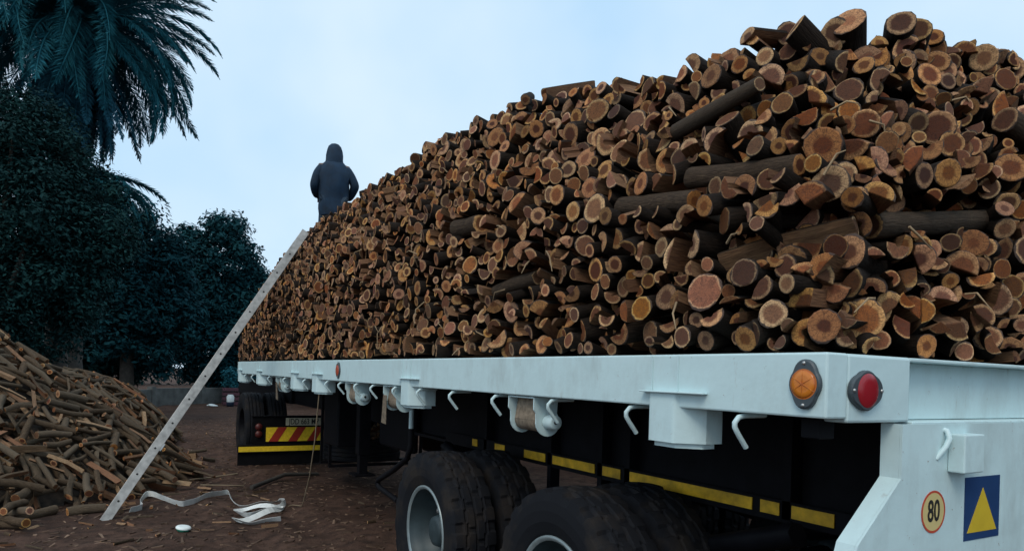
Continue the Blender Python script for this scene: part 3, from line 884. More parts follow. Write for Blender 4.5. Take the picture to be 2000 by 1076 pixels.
def reflector(parent, centre, side, a, b, r, lens_mat, label, screws):
    cx, cy, cz = centre
    if side: W = lambda u, v, h: (cx - h, cy - u, cz + v)
    else: W = lambda u, v, h: (cx + u, cy - h, cz + v)
    m = MB()
    # rounded diamond: circle hull with two tips
    pts = []
    for k in range(48):
        t = 2 * math.pi * k / 48
        cr = r * 1.18
        tip = abs(math.sin(t)) if b > a else abs(math.cos(t))
        rad = cr + (max(a, b) - cr) * max(0.0, (tip - 0.62) / 0.38) ** 1.5
        pts.append((rad * math.cos(t), rad * math.sin(t)))
    n = len(pts)
    vs = [W(u, v, 0.0005) for u, v in pts] + [W(u, v, 0.010) for u, v in pts] + [W(u * 0.93, v * 0.93, 0.014) for u, v in pts]
    m.add(vs, [(i, (i + 1) % n, n + (i + 1) % n, n + i) for i in range(n)] + [(n + i, n + (i + 1) % n, 2 * n + (i + 1) % n, 2 * n + i) for i in range(n)] + [list(range(2 * n, 3 * n))])
    p = m.build('reflector', M['grey_backing'], parent)
    p['label'] = label
    m = MB(); lens(m, 36, r, 0.006, lambda u, v, h: W(u, v, 0.0145 + h))
    o = m.build('lens', lens_mat, parent); o.parent = p; o.location = (0, 0, 0)
    if lens_mat is M['amber']:
        m = MB()
        for k in range(3):
            t = R(30 + 60 * k); c, s = math.cos(t) * r * 0.95, math.sin(t) * r * 0.95
            m.tube([W(-c, -s, 0.0158), W(-c * .6, -s * .6, 0.0195), W(0, 0, 0.0212), W(c * .6, s * .6, 0.0195), W(c, s, 0.0158)], 0.0014, 5)
        o = m.build('lens_rib', lens_mat, parent); o.parent = p; o.location = (0, 0, 0)
    for su, sv in screws:
        m = MB(); lens(m, 10, 0.0055, 0.004, lambda u, v, h: W(su + u, sv + v, 0.0145 + h))
        o = m.build('screw', M['steel'], parent); o.parent = p; o.location = (0, 0, 0)
reflector(tr, (XS, 1.232, 1.500), True, 0.052, 0.069, 0.042, M['amber'], 'round amber reflector', [(0, 0.058), (0, -0.058)])
reflector(tr, (1.812, YR, 1.487), False, 0.074, 0.058, 0.048, M['red_lamp'], 'round red reflector', [(-0.063, 0), (0.063, 0)])
reflector(tr, (2 * XC - 1.812, YR, 1.487), False, 0.074, 0.058, 0.048, M['red_lamp'], 'round red reflector', [(-0.063, 0), (0.063, 0)])
reflector(tr, (XS, 5.82, 1.500), True, 0.052, 0.069, 0.046, plain('orange_lens', (0.42, 0.07, 0.03), 0.3, var=0.15), 'small orange reflector', [(0, 0.058), (0, -0.058)])

# stickers and lettering
def text_mesh(name, s, size, sx, mat, depth=0.0006):
    cu = bpy.data.curves.new(name, 'FONT'); cu.body = s; cu.size = size; cu.align_x = 'CENTER'; cu.align_y = 'CENTER'; cu.extrude = depth; cu.resolution_u = 3
    cu.offset = size * 0.012
    o = bpy.data.objects.new(name, cu); COL.objects.link(o)
    me = bpy.data.meshes.new_from_object(o.evaluated_get(bpy.context.evaluated_depsgraph_get()))
    bpy.data.objects.remove(o); bpy.data.curves.remove(cu)
    me.transform(Matrix.Diagonal((sx, 1, 1, 1)))
    me.materials.clear(); me.materials.append(mat)
    return me

def disc(parent, c, r0, r1, y, th, mat, name):
    m = MB()
    prof = [(0, r1), (-th, r1), (-th, r0)] + ([(0, r0)] if r0 > 0.001 else [])
    m.lathe(prof, (c[0], y, c[1]), 'y', 48, smooth=False)
    return m.build(name, mat, parent)
yp = 1.1495
d = disc(tr, (2.142, 1.128), 0.0, 0.057, yp, 0.001, M['sticker_cream'], 'speed_sticker')
r_ = disc(tr, (2.142, 1.128), 0.0572, 0.064, yp, 0.0012, M['sticker_red'], 'red_ring'); r_.parent = d; r_.location = (0, 0, 0)
o = link('number', text_mesh('number', '80', 0.092, 0.72, M['ink']), d, loc=(2.142, yp - 0.0018, 1.128)); o.rotation_euler = (R(90), 0, 0)
o['label'] = 'black number 80'
m = MB(); m.box(2.316, 2.530, yp - 0.001, yp, 1.022, 1.222)
d = m.build('triangle_sticker', M['blue'], tr)
m = MB(); m.prism([(2.334, 1.046), (2.512, 1.046), (2.423, 1.186)], 'y', yp - 0.0022, yp - 0.0012)
o = m.build('yellow_triangle', M['sticker_yellow'], tr); o.parent = d; o.location = (0, 0, 0)

# ------------------------------------------------------------------ front trailer (its tail end shows under the deck)
ft = empty('front_trailer', (XC, 12.0, 0), 'tail of the dark front trailer with a chevron board under the deck', 'trailer')
YP = 11.0
m = MB(); m.box(1.82, 2.90, YP, YP + 0.012, 0.335, 0.755)
m.build('rear_panel', M['flap'], ft, bevel=0.003)
m = MB(); m.box(1.80, 2.90, YP - 0.02, YP + 0.06, 0.756, 0.772)
m.build('panel_cap', M['chassis'], ft, bevel=0.003)
m = MB(); m.box(1.62, 2.905, YP - 0.03, YP + 0.03, 0.205, 0.334)
m.build('bumper_bar', M['chassis'], ft, bevel=0.005)
m = MB(); m.box(1.625, 2.90, YP - 0.037, YP - 0.031, 0.228, 0.305)
m.build('reflective_tape', M['yellow'], ft)
m = MB(); m.box(1.62, 2.90, YP + 0.0, YP + 0.012, 0.02, 0.203)
m.build('mud_flap', M['flap'], ft)
m = MB(); m.box(2.02, 2.895, YP - 0.012, YP - 0.002, 0.375, 0.592)
cb = m.build('chevron_board', M['yellow'], ft)
for k in range(3):
    x = 2.06 + k * 0.29
    q = [(x, 0.375), (x + 0.135, 0.375), (x + 0.27, 0.592), (x + 0.135, 0.592)]
    q = [(min(p[0], 2.893), p[1]) for p in q]
    m = MB(); m.prism(q, 'y', YP - 0.015, YP - 0.0125)
    o = m.build('red_stripe', M['red'], ft); o.parent = cb; o.location = (0, 0, 0)
m = MB(); m.box(2.31, 2.86, YP - 0.016, YP - 0.004, 0.618, 0.735)
npl = m.build('number_plate', M['plate_white'], ft, bevel=0.002)
o = link('registration', text_mesh('registration', 'JDD 663 MP', 0.125, 0.72, M['ink']), npl, loc=(2.585, YP - 0.0175, 0.676)); o.rotation_euler = (R(90), 0, 0)
for z in (0.49, 0.60):
    m = MB(); m.lathe([(-0.03, 0.001), (-0.03, 0.045), (-0.001, 0.055)], (1.915, YP, z), 'y', 20)
    m.build('tail_lamp', M['dull_red'], ft)
m = MB()
for xc in (2.46, 2 * XC - 2.46):
    m.box(xc - 0.05, xc + 0.05, 11.1, 16.5, 0.95, 1.25)
m.build('chassis_beam', M['chassis'], ft)
m = MB(); m.box(2.3, 3.5, 11.6, 12.4, 1.253, 1.36); m.build('turntable', M['chassis'], ft, bevel=0.02)
m = MB(); m.box(2.2, 3.6, 12.5, 15.0, 1.37, 1.45); m.build('deck', M['chassis'], ft)
TF = tyre_mesh('ribbed_tyre', 0.555, 0.29, False, 96)
for y in (11.62,):
    for x, s in ((1.885, -1), (2.225, 1), (2 * XC - 2.225, -1), (2 * XC - 1.885, 1)):
        wheel(x, y, 0.553, 0.555, 0.29, s, ft, TF, 'wheel', ('chassis', 'chassis'))
for y in (11.62,):
    m = MB(); m.tube([(1.9, y, 0.55), (2 * XC - 1.9, y, 0.55)], 0.065, 10); m.build('axle', M['chassis'], ft)

# spare wheel lying in the cradle under the trailer
sp = empty('spare_wheel', (2.88, 8.97, 0.475), 'worn spare tyre lying flat in the cradle under the deck, scraps of bark on it', 'spare tyre')
sp.rotation_euler = (0, R(90), 0)
o = link('tyre', tyre_mesh('spare_tyre', 0.52, 0.285, False, 96), sp, loc=(0, 0, 0))
m = MB(); m.lathe([(0.12, 0.295), (0.10, 0.27), (-0.02, 0.25), (-0.04, 0.10), (-0.04, 0.02)], (0, 0, 0), 'x', 32); m.build('rim', M['rim'], sp, loc=(0, 0, 0))

# ------------------------------------------------------------------ logs
def section(shape, r):
    """(outline pts (n,2) counter-clockwise, bark flags per edge, local coords in log radii)"""
    ph = rng.uniform(0, 6.28); e = rng.uniform(0.03, 0.10)
    def arc(a): return r * (1 + e * math.cos(2 * a + ph) + 0.04 * math.sin(3 * a + ph * 2) + rng.normal(0, 0.012))
    pts, bark = [], []
    if shape == 'round':
        n = 14
        for k in range(n):
            a = 2 * math.pi * k / n; q = arc(a); pts.append((q * math.cos(a), q * math.sin(a))); bark.append(True)
    else:
        if shape == 'half': span, inner = R(rng.uniform(165, 195)), None
        elif shape == 'crescent': span, inner = R(rng.uniform(170, 215)), rng.uniform(0.14, 0.36)
        elif shape == 'wedge': span, inner = R(rng.uniform(80, 125)), None
        else: span, inner = R(rng.uniform(95, 120)), 'flat'
        n = 10
        for k in range(n):
            a = -span / 2 + span * k / (n - 1); q = arc(a); pts.append((q * math.cos(a), q * math.sin(a))); bark.append(k < n - 1)
        bark[-1] = False
        if shape == 'half':
            w = r * rng.uniform(-0.16, 0.12)
            pts += [(w, r * 0.33), (w + rng.normal(0, 0.05) * r, -r * 0.3)]; bark += [False, False]
        elif shape == 'crescent':
            for k in range(6):
                a = span / 2 * 0.86 - span * 0.86 * k / 5; q = r * inner * (1 + rng.normal(0, 0.07)); pts.append((q * math.cos(a), q * math.sin(a))); bark.append(False)
        elif shape == 'wedge':
            pts += [(rng.uniform(-0.05, 0.12) * r, rng.uniform(-0.1, 0.1) * r)]; bark += [False]
    pts = np.array(pts)
    loc = pts / r
    c = (pts.max(0) + pts.min(0)) / 2
    pts = pts - c
    ext = np.sqrt((pts ** 2).sum(1)).max()
    if shape in ('wedge', 'slab'): pts *= min(1.45, r / ext)
    a = rng.uniform(0, 6.28); ca, sa = math.cos(a), math.sin(a)
    pts = pts @ np.array([[ca, sa], [-sa, ca]])
    return pts, bark, loc

def log_arrays(shape, r, L, both=False, bend=0.0):
    """Log along +X from its sawn face at x=0. -> body (V,F,mat,smooth,loc), cap (same)."""
    pts, bark, loc = section(shape, r)
    n = len(pts)
    ta, tb = rng.normal(0, 0.13, 2)
    k1, k2 = rng.uniform(0.9, 1.05), rng.uniform(0.82, 1.05)
    bx = rng.normal(0, bend, 2) if bend else (0, 0)
    V, LOC, F, MT, SM = [], [], [], [], []
    rows = [(0.0, 1.0), (0.45, k1), (1.0, k2)] if L > 0.2 else [(0.0, 1.0), (1.0, k2)]
    R_ = []
    for s, k in rows:
        jit = 1 + rng.normal(0, 0.025, n) * (s > 0)
        bb = 4 * s * (1 - s)
        ring = np.stack([np.full(n, s * L), pts[:, 0] * k * jit + bx[0] * bb, pts[:, 1] * k * jit + bx[1] * bb], 1)
        if s == 0.0: ring[:, 0] += pts[:, 0] * ta + pts[:, 1] * tb
        if s == 1.0: ring[:, 0] -= pts[:, 0] * tb * 0.8
        R_.append(ring)
    # split faces need their own vertices so that edges stay crisp
    sm_lo = np.stack([np.zeros(n), loc[:, 0], loc[:, 1]], 1)
    base = 0
    for i in range(n):
        j = (i + 1) % n
        pass
    for gi, flag in ((0, True), (1, False)):
        ids = [i for i in range(n) if bark[i] == flag]
        if not ids: continue
        used = sorted(set(ids) | {(i + 1) % n for i in ids}); mp = {v: q for q, v in enumerate(used)}
        b = len(V)
        for ri, ring in enumerate(R_):
            for v in used:
                V.append(ring[v]); LOC.append((rows[ri][0] * L / r, loc[v][0], loc[v][1]))
        u = len(used)
        for ri in range(len(R_) - 1):
            for i in ids:
                a_, b_ = mp[i], mp[(i + 1) % n]
                F.append((b + ri * u + a_, b + (ri + 1) * u + a_, b + (ri + 1) * u + b_, b + ri * u + b_))
                MT.append(0 if flag else 1); SM.append(flag)
    def cap(ring, flip, tone):
        b = len(V); c = ring.mean(0)
        inner = c + (ring - c) * 0.90; inner[:, 0] += (-0.05 * r if not flip else 0.05 * r)
        vv = list(ring) + list(inner)
        ll = [(0, *q) for q in loc] + [(0, *(q * 0.90)) for q in loc]
        ff = [(i, n + i, n + (i + 1) % n, (i + 1) % n) if not flip else (i, (i + 1) % n, n + (i + 1) % n, n + i) for i in range(n)]
        ff.append(tuple(range(2 * n - 1, n - 1, -1)) if not flip else tuple(range(n, 2 * n)))
        ff = [tuple(f[::-1]) for f in ff]
        return vv, ff, ll
    def flipcap(ff): return ff
    bvv, bff, bll = cap(R_[-1], True, 0)
    b = len(V); V += bvv; LOC += bll
    for f in bff: F.append(tuple(b + i for i in f[::-1])); MT.append(2); SM.append(False)
    body = (np.array(V), F, MT, SM, np.array(LOC))
    cv, cf, cl = cap(R_[0], False, 0)
    CAP = (np.array(cv), [tuple(f[::-1]) for f in cf], [2] * len(cf), [False] * len(cf), np.array(cl))
    return body, CAP

class Merge:
    def __init__(self): self.V, self.I, self.C, self.MT, self.SM, self.L, self.R, self.n = [], [], [], [], [], [], [], 0
    def add(self, part, mat, rnd):
        V, F, MT, SM, L = part
        W = V @ np.array(mat.to_3x3()).T + np.array(mat.translation)
        self.V.append(W); self.L.append(L); self.R.append(np.full(len(V), rnd))
        for f in F: self.I.extend(i + self.n for i in f); self.C.append(len(f))
        self.MT += MT; self.SM += SM; self.n += len(V)
    def mesh(self, name, mats):
        return raw_mesh(name, np.concatenate(self.V), self.I, self.C, mats, self.MT, self.SM, np.concatenate(self.R), np.concatenate(self.L))

def part_mesh(name, part, rnd, mats):
    V, F, MT, SM, L = part
    return raw_mesh(name, V, [i for f in F for i in f], [len(f) for f in F], mats, MT, SM, np.full(len(V), rnd), L)

ZD = ZT + 0.002
SIDE, COR, REAR = 10.2, 0.7, 2.3
TOPS = [(1.2, 2.86), (1.85, 2.86), (2.3, 2.96), (2.8, 3.10), (3.5, 3.21), (4.2, 3.26), (5.0, 3.31), (10.0, 3.28), (11.2, 3.14), (12.0, 2.95)]
RTOP = [(1.6, 2.86), (2.1, 2.90), (2.4, 2.96), (2.9, 3.03), (3.4, 3.08), (4.2, 3.05)]
def top_z(p):
    if p < SIDE: return float(np.interp(11.7 - p / SIDE * 10.1, *zip(*TOPS)))
    if p < SIDE + COR: return 2.86
    return float(np.interp(2.0 + (p - SIDE - COR) / REAR * 2.1, *zip(*RTOP)))
def surf(p, z):
    """Point on the face of the load at path position p and height z -> (x, y, outward normal)."""
    tp = top_z(p)
    ins = 0.055 * (z - ZD) + 0.47 * max(0.0, z - (tp - 0.75))
    x0, y0, yf = 1.685 + ins, 1.235 + ins, 11.85 - ins
    rc = 0.26 + 0.5 * ins
    if p < 0:
        a = min(1.57, -p / 0.7 * 1.57); cx, cy = x0 + rc, yf - rc
        return cx - rc * math.cos(a), cy + rc * math.sin(a), (-math.cos(a), math.sin(a))
    if p < SIDE:
        t = p / SIDE; ya, yb = yf - rc, y0 + rc
        return x0, ya + (yb - ya) * t, (-1.0, 0.0)
    if p < SIDE + COR:
        a = (p - SIDE) / COR * 1.5708; cx, cy = x0 + rc, y0 + rc
        return cx - rc * math.cos(a), cy - rc * math.sin(a), (-math.cos(a), -math.sin(a))
    t = (p - SIDE - COR) / REAR
    return x0 + rc + (4.1 - x0 - rc) * t, y0, (0.0, -1.0)

class Packer:
    def __init__(self, c=0.16): self.c, self.g = c, {}
    def near(self, p, z):
        i, j = int(p // self.c), int(z // self.c)
        for a in (i - 1, i, i + 1):
            for b in (j - 1, j, j + 1):
                yield from self.g.get((a, b), ())
    def ok(self, p, z, r, k):
        return all((p - q[0]) ** 2 + (z - q[1]) ** 2 > (k * (r + q[2])) ** 2 for q in self.near(p, z))
    def put(self, p, z, r): self.g.setdefault((int(p // self.c), int(z // self.c)), []).append((p, z, r))

pk = Packer()
# long pieces lying along the face
LONG = [((2.02, 1.3, 2.02), (2.70, 1.3, 2.13), 0.046), ((1.70, 1.62, 1.91), (1.86, 1.24, 1.99), 0.034), ((1.75, 1.83, 2.25), (1.80, 1.40, 2.20), 0.040), ((1.86, 2.05, 2.50), (1.86, 1.62, 2.55), 0.030),
        ((1.72, 2.20, 2.21), (1.72, 1.78, 2.15), 0.038), ((1.71, 3.75, 2.38), (1.71, 3.45, 2.36), 0.06), ((1.70, 3.2, 1.95), (1.70, 2.8, 1.98), 0.04), ((2.9, 1.32, 2.55), (3.4, 1.32, 2.45), 0.05)]
grid_p = np.arange(-0.6, SIDE + COR + REAR, 0.05)
def inv(pt):
    best = min(((surf(p, pt[2])[0] - pt[0]) ** 2 + (surf(p, pt[2])[1] - pt[1]) ** 2, p) for p in grid_p)
    return best[1]
for a, b, r in LONG:
    pa, pb = inv(a), inv(b)
    n = max(2, int(abs(pa - pb) / (r * 1.2)))
    for i in range(n + 1):
        t = i / n; pk.put(pa + (pb - pa) * t, a[2] + (b[2] - a[2]) * t, r)
discs = []
pmin, pmax = -0.65, SIDE + COR + REAR
zones = [(0.064, 0.052, 260), (0.052, 0.043, 1600), (0.043, 0.035, 8500), (0.036, 0.029, 17000), (0.029, 0.022, 22000)]
for hi, lo, tries in zones:
    for _ in range(tries):
        p = rng.uniform(pmin, pmax); r = rng.uniform(lo, hi)
        tp = top_z(p) + 0.07 * noise.noise((p * 2.7, 0, 5)) + 0.04 * noise.noise((p * 9, 0, 2))
        z = rng.uniform(ZD + r, tp)
        if hi < 0.032 and z > tp - 0.10: continue
        if pk.ok(p, z, r, 0.945):
            pk.put(p, z, r); discs.append((p, z, r))
# let the load settle: courses near the deck touch it
CAMP = Vector((0, 0, 1.5)); CAMI = cam.matrix_world.inverted()
def project(P):
    q = CAMI @ Vector(P)
    return 1000 + 1340 * q.x / -q.z, 733 - 1340 * q.y / -q.z, -q.z

def log_matrix(x, y, z, nrm, yaw, pitch, roll):
    ax = Vector((-nrm[0], -nrm[1], 0))
    ax = Matrix.Rotation(yaw, 3, 'Z') @ ax
    ax = (ax + Vector((0, 0, pitch))).normalized()
    side = ax.cross(Vector((0, 0, 1))).normalized(); up = side.cross(ax)
    m = Matrix((ax, side, up)).transposed() @ Matrix.Rotation(roll, 3, 'X')
    return Matrix.Translation((x, y, z)) @ m.to_4x4()

front = []       # (shape, size, matrix, body, cap, rnd, pixel size, u, v)
for p, z, r in discs:
    x, y, nr = surf(p, z)
    tp = top_z(p)
    jut = rng.uniform(-0.04, 0.025) if z < tp - 0.4 else rng.uniform(-0.05, 0.05)
    axn = Vector((nr[0] - 0.85, nr[1] - (float(np.interp(p, [3.0, 9.0], [0.10, 0.40])) if p < SIDE else 0.0), 0)).normalized()
    L = rng.uniform(0.30, 0.42)
    shape = rng.choice(['round', 'half', 'crescent', 'wedge', 'slab'], p=[0.36, 0.28, 0.18, 0.13, 0.05])
    jobs = [(shape, 0.0)]
    if shape == 'half' and r > 0.036 and rng.random() < 0.55: jobs.append(('half2', math.pi))
    steep = 0.17 if z < tp - 0.5 else 0.22
    for sh, extra in jobs:
        body, cap = log_arrays('half' if sh == 'half2' else sh, r, L)
        yaw, pit = rng.normal(0, 0.24), rng.normal(0.0 if z < tp - 0.5 else -0.04, steep)
        q = (x, y, z); jj = jut
        if sh == 'half2' or (len(jobs) > 1):
            off = r * 0.30 * (1 if sh != 'half2' else -1)
            q = (x + nr[1] * off * 0.6, y - nr[0] * off * 0.6, z + off * 0.8); jj = jut + rng.uniform(-0.03, 0.03)
        mt = log_matrix(q[0] + nr[0] * jj, q[1] + nr[1] * jj, q[2], axn, yaw, pit, rng.uniform(0, 6.28))
        u, v, dd = project(mt.translation)
        size = 1340 * r / dd * (1.0 if sh in ('round',) else 0.75)
        vis = -30 < u < 2030 and -40 < v < 1100 and p > 0
        front.append([('half' if sh == 'half2' else sh), r, mt, body, cap, float(rng.random()), size if vis else 0.0, u, v, p, z])
order = sorted(range(len(front)), key=lambda i: -front[i][6])
solo = set(order[:286])

stack = Merge()
for i, f in enumerate(front):
    if i in solo: continue
    stack.add(f[3], f[2], f[5]); stack.add(f[4], f[2], f[5])
# logs deeper in the load, seen through the gaps
for _ in range(3300):
    p = rng.uniform(pmin, pmax); z = rng.uniform(ZD + 0.04, top_z(p) - 0.04); r = rng.uniform(0.034, 0.052)
    x, y, nr = surf(p, z); dp = rng.uniform(0.11, 0.19)
    body, cap = log_arrays(rng.choice(['round', 'half', 'wedge', 'crescent']), r, 0.15)
    mt = log_matrix(x - nr[0] * dp, y - nr[1] * dp, z, Vector((nr[0] - 0.85, nr[1], 0)).normalized(), rng.normal(0, 0.2), rng.normal(0, 0.15), rng.uniform(0, 6.28)); q = float(rng.random())
    stack.add(body, mt, q); stack.add(cap, mt, q)
# logs lying on top of the load
for _ in range(620):
    p = rng.uniform(0.2, SIDE + COR); y = 11.6 - p / (SIDE + COR) * 9.6; x = rng.uniform(2.55, 3.75)
    tz = float(np.interp(y, *zip(*TOPS))) - 0.04 + rng.uniform(-0.03, 0.04)
    body, cap = log_arrays(rng.choice(['round', 'half']), rng.uniform(0.045, 0.065), rng.uniform(0.35, 0.5))
    mt = log_matrix(x, y, tz, (-1.0, 0.0), rng.normal(0, 0.3), rng.normal(0, 0.1), rng.uniform(0, 6.28)); q = float(rng.random())
    stack.add(body, mt, q); stack.add(cap, mt, q)
# added dark core, so gaps between the logs read as shade
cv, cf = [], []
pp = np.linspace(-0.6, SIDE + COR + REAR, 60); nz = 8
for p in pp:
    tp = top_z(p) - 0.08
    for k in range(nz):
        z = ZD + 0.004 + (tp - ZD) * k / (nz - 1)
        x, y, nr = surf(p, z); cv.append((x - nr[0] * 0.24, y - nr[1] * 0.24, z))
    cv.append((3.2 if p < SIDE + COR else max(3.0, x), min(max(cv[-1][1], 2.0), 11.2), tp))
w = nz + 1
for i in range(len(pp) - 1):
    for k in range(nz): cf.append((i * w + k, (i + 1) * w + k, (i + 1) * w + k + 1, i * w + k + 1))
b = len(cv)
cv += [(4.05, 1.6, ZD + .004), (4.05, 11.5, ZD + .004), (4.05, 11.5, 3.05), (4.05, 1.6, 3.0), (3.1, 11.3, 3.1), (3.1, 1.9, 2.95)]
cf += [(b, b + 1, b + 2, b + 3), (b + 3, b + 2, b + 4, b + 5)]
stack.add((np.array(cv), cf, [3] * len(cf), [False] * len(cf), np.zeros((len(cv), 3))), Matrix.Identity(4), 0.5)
tag(link('firewood_load', stack.mesh('firewood_load', [M['bark'], M['split'], M['cut'], M['core']])), 'mass of cut firewood stacked high on the white trailer', kind='stuff')

# the logs that show largest: one object each
def ordinal(n):
    W = ['lowest', 'second', 'third', 'fourth', 'fifth', 'sixth', 'seventh', 'eighth', 'ninth', 'tenth', 'eleventh', 'twelfth']
    return W[n] if n < len(W) else f'{n + 1}th'
BANDS = [(1.16, 'above the rear hook'), (0, '')]
def where(u):
    for lim, s in ((1010, 'left of the rearmost winch'), (1130, 'above the rearmost winch'), (1270, 'right of the rearmost winch'), (1400, 'above the rearmost stake pocket'),
                   (1520, 'left of the amber reflector'), (1625, 'above the amber reflector'), (1735, 'above the red reflector'), (1840, 'above the 80 sticker')):
        if u < lim: return s
    return 'above the blue triangle sticker'
def tone(rn, shape):
    r2, r3 = (rn * 7.31) % 1, (rn * 23.7) % 1
    if r3 > 0.66: return 'pale' if r2 > 0.5 else 'dark-hearted'
    return 'tan' if r2 > 0.5 else 'reddish'
NM = {'round': 'round log', 'half': 'half-moon log', 'crescent': 'crescent log', 'wedge': 'wedge-split log', 'slab': 'slab-split log'}
keys = {}
for i in solo:
    f = front[i]
    k = (('thick ' if f[1] > 0.046 else 'medium ' if f[1] > 0.037 else 'thin ') + NM[f[0]], tone(f[5], f[0]), where(f[7]))
    keys.setdefault(k, []).append(i)
names = {}
for k, ids in keys.items():
    ids.sort(key=lambda i: -front[i][8])
    for n, i in enumerate(ids):
        names[i] = f'{k[1]} {k[0]} {k[2]}' + (f', {ordinal(n)} such from the deck' if len(ids) > 1 else '')
GRP = 'logs stacked on the white trailer'
for i in sorted(solo):
    f = front[i]
    o = bpy.data.objects.new('log', part_mesh('log', f[3], f[5], [M['bark'], M['split'], M['cut']]))
    o.matrix_world = f[2]; COL.objects.link(o)
    tag(o, names[i], 'log', GRP)
    c = bpy.data.objects.new('cut_end', part_mesh('cut_end', f[4], f[5], [M['bark'], M['split'], M['cut']]))
    c.parent = o; COL.objects.link(c)
LP = ['level across the load above the blue triangle sticker', 'tilted along the rear corner above the amber reflector', 'level round the rear corner, half way up the load', 'high up the load left of the rear corner',
      'level above the rearmost stake pocket', 'short and stubby on the load above the second stake pocket', 'low on the load above the rearmost winch', 'high on the rear face near the frame edge']
for (a, b, r), s in zip(LONG, LP):
    ins_ = Vector((0.075, 0.05, 0)); a, b = Vector(a) + ins_, Vector(b) + ins_
    body, cap = log_arrays('round' if s[0] != 't' else 'half', r, (b - a).length, bend=0.006)
    ax = (b - a).normalized(); side = ax.cross(Vector((0, 0, 1))).normalized(); up = side.cross(ax)
    mt = Matrix.Translation(a) @ Matrix((ax, side, up)).transposed().to_4x4() @ Matrix.Rotation(rng.uniform(0, 6.28), 4, 'X')
    q = float(rng.random())
    o = bpy.data.objects.new('log', part_mesh('log', body, q, [M['long_bark'], M['split'], M['cut']])); o.matrix_world = mt; COL.objects.link(o)
    tag(o, 'long bark-sided log lying ' + s, 'log', GRP)
    c = bpy.data.objects.new('cut_end', part_mesh('cut_end', cap, q, [M['bark'], M['split'], M['cut']])); c.parent = o; COL.objects.link(c)

CREST = [((2.35, 1.62, 2.865), (-0.78, -0.50, 0.28), 0.060, 'round', 'big round log jutting up at the very peak of the load'),
         ((2.42, 1.58, 2.74), (-0.75, -0.60, 0.15), 0.065, 'half', 'broad split stump leaning under the peak of the load'),
         ((2.20, 1.74, 2.85), (-0.80, 0.10, 0.45), 0.050, 'round', 'tilted log poking up just left of the peak of the load'),
         ((2.68, 1.62, 2.955), (-0.75, -0.58, 0.25), 0.055, 'round', 'round log sticking up just right of the peak of the load'),
         ((2.77, 1.60, 2.945), (-0.75, -0.62, 0.18), 0.052, 'round', 'round log in the pair right of the peak of the load'),
         ((2.20, 5.40, 3.40), (-0.75, 0.55, 0.30), 0.050, 'round', 'lone log end jutting from the crest, half way to the person')]
for c, ax, r, sh, lab in CREST:
    body, cap = log_arrays(sh, r, 0.42)
    ax = -Vector(ax).normalized(); side = ax.cross(Vector((0, 0, 1))).normalized(); up = side.cross(ax)
    o = bpy.data.objects.new('log', part_mesh('log', body, 0.37, [M['bark'], M['split'], M['cut']]))
    o.matrix_world = Matrix.Translation(c) @ Matrix((ax, side, up)).transposed().to_4x4(); COL.objects.link(o)
    tag(o, lab, 'log', GRP)
    q = bpy.data.objects.new('cut_end', part_mesh('cut_end', cap, float(rng.random()), [M['bark'], M['split'], M['cut']])); q.parent = o; COL.objects.link(q)

# ragged bark strips and splinters caught between the logs
m = MB()
for _ in range(50):
    p = rng.uniform(4.0, SIDE + COR + 1.6); z = rng.uniform(ZD + 0.05, top_z(p) - 0.15); x, y, nr = surf(p, z)
    t = Vector((-nr[1], nr[0], 0)); o_ = Vector((nr[0], nr[1], 0)); l = rng.uniform(0.05, 0.13)
    a = Vector((x, y, z)) + o_ * rng.uniform(-0.02, 0.03)
    d = (t * rng.normal(0, 1) + Vector((0, 0, rng.normal(0, 0.6))) + o_ * rng.uniform(0, 0.5)).normalized()
    q = a + d * l * 0.5 + o_ * rng.uniform(0.0, 0.03); e = a + d * l + Vector((0, 0, -rng.uniform(0.0, 0.06))) + o_ * rng.uniform(0, 0.02)
    m.tube([a, q, e], [0.0045, 0.0035, 0.0015], 4)
tag(m.build('bark_splinters', plain('torn_bast', (0.30, 0.21, 0.12), 0.9, var=0.5, scale=8)), 'ragged bark strips and splinters sticking out between the logs', kind='stuff')

# ------------------------------------------------------------------ heap of split firewood on the ground
def heap_z(x, y):
    d1 = math.hypot((x + 2.4), (y - 11.2)) * (1 + 0.06 * math.sin(3 * math.atan2(y - 11.2, x + 2.4)))
    h1 = 2.52 - 0.75 * d1
    d2 = math.hypot(x + 1.3, (y - 15.2) * 0.95)
    h2 = 1.22 * (1 - min(d2 / 2.4, 1.5) ** 3)
    return max(h1, h2, 0.0)
HX0, HY0, HS = -7.0, 6.0, 0.04
HN, HM = 240, 330
G = np.zeros((HM, HN))
for j in range(HM):
    for i in range(HN):
        G[j, i] = max(0.0, heap_z(HX0 + i * HS, HY0 + j * HS) - 0.17)
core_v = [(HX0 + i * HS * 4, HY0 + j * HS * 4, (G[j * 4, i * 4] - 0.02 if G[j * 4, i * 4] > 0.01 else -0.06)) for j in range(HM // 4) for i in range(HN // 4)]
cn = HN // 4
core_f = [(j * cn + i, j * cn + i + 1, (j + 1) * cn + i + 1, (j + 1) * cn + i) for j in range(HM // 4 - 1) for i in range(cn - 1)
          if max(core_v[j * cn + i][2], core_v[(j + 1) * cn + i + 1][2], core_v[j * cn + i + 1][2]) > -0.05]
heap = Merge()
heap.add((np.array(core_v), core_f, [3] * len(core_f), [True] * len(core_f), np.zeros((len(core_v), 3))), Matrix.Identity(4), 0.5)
bits = []
tries = 0
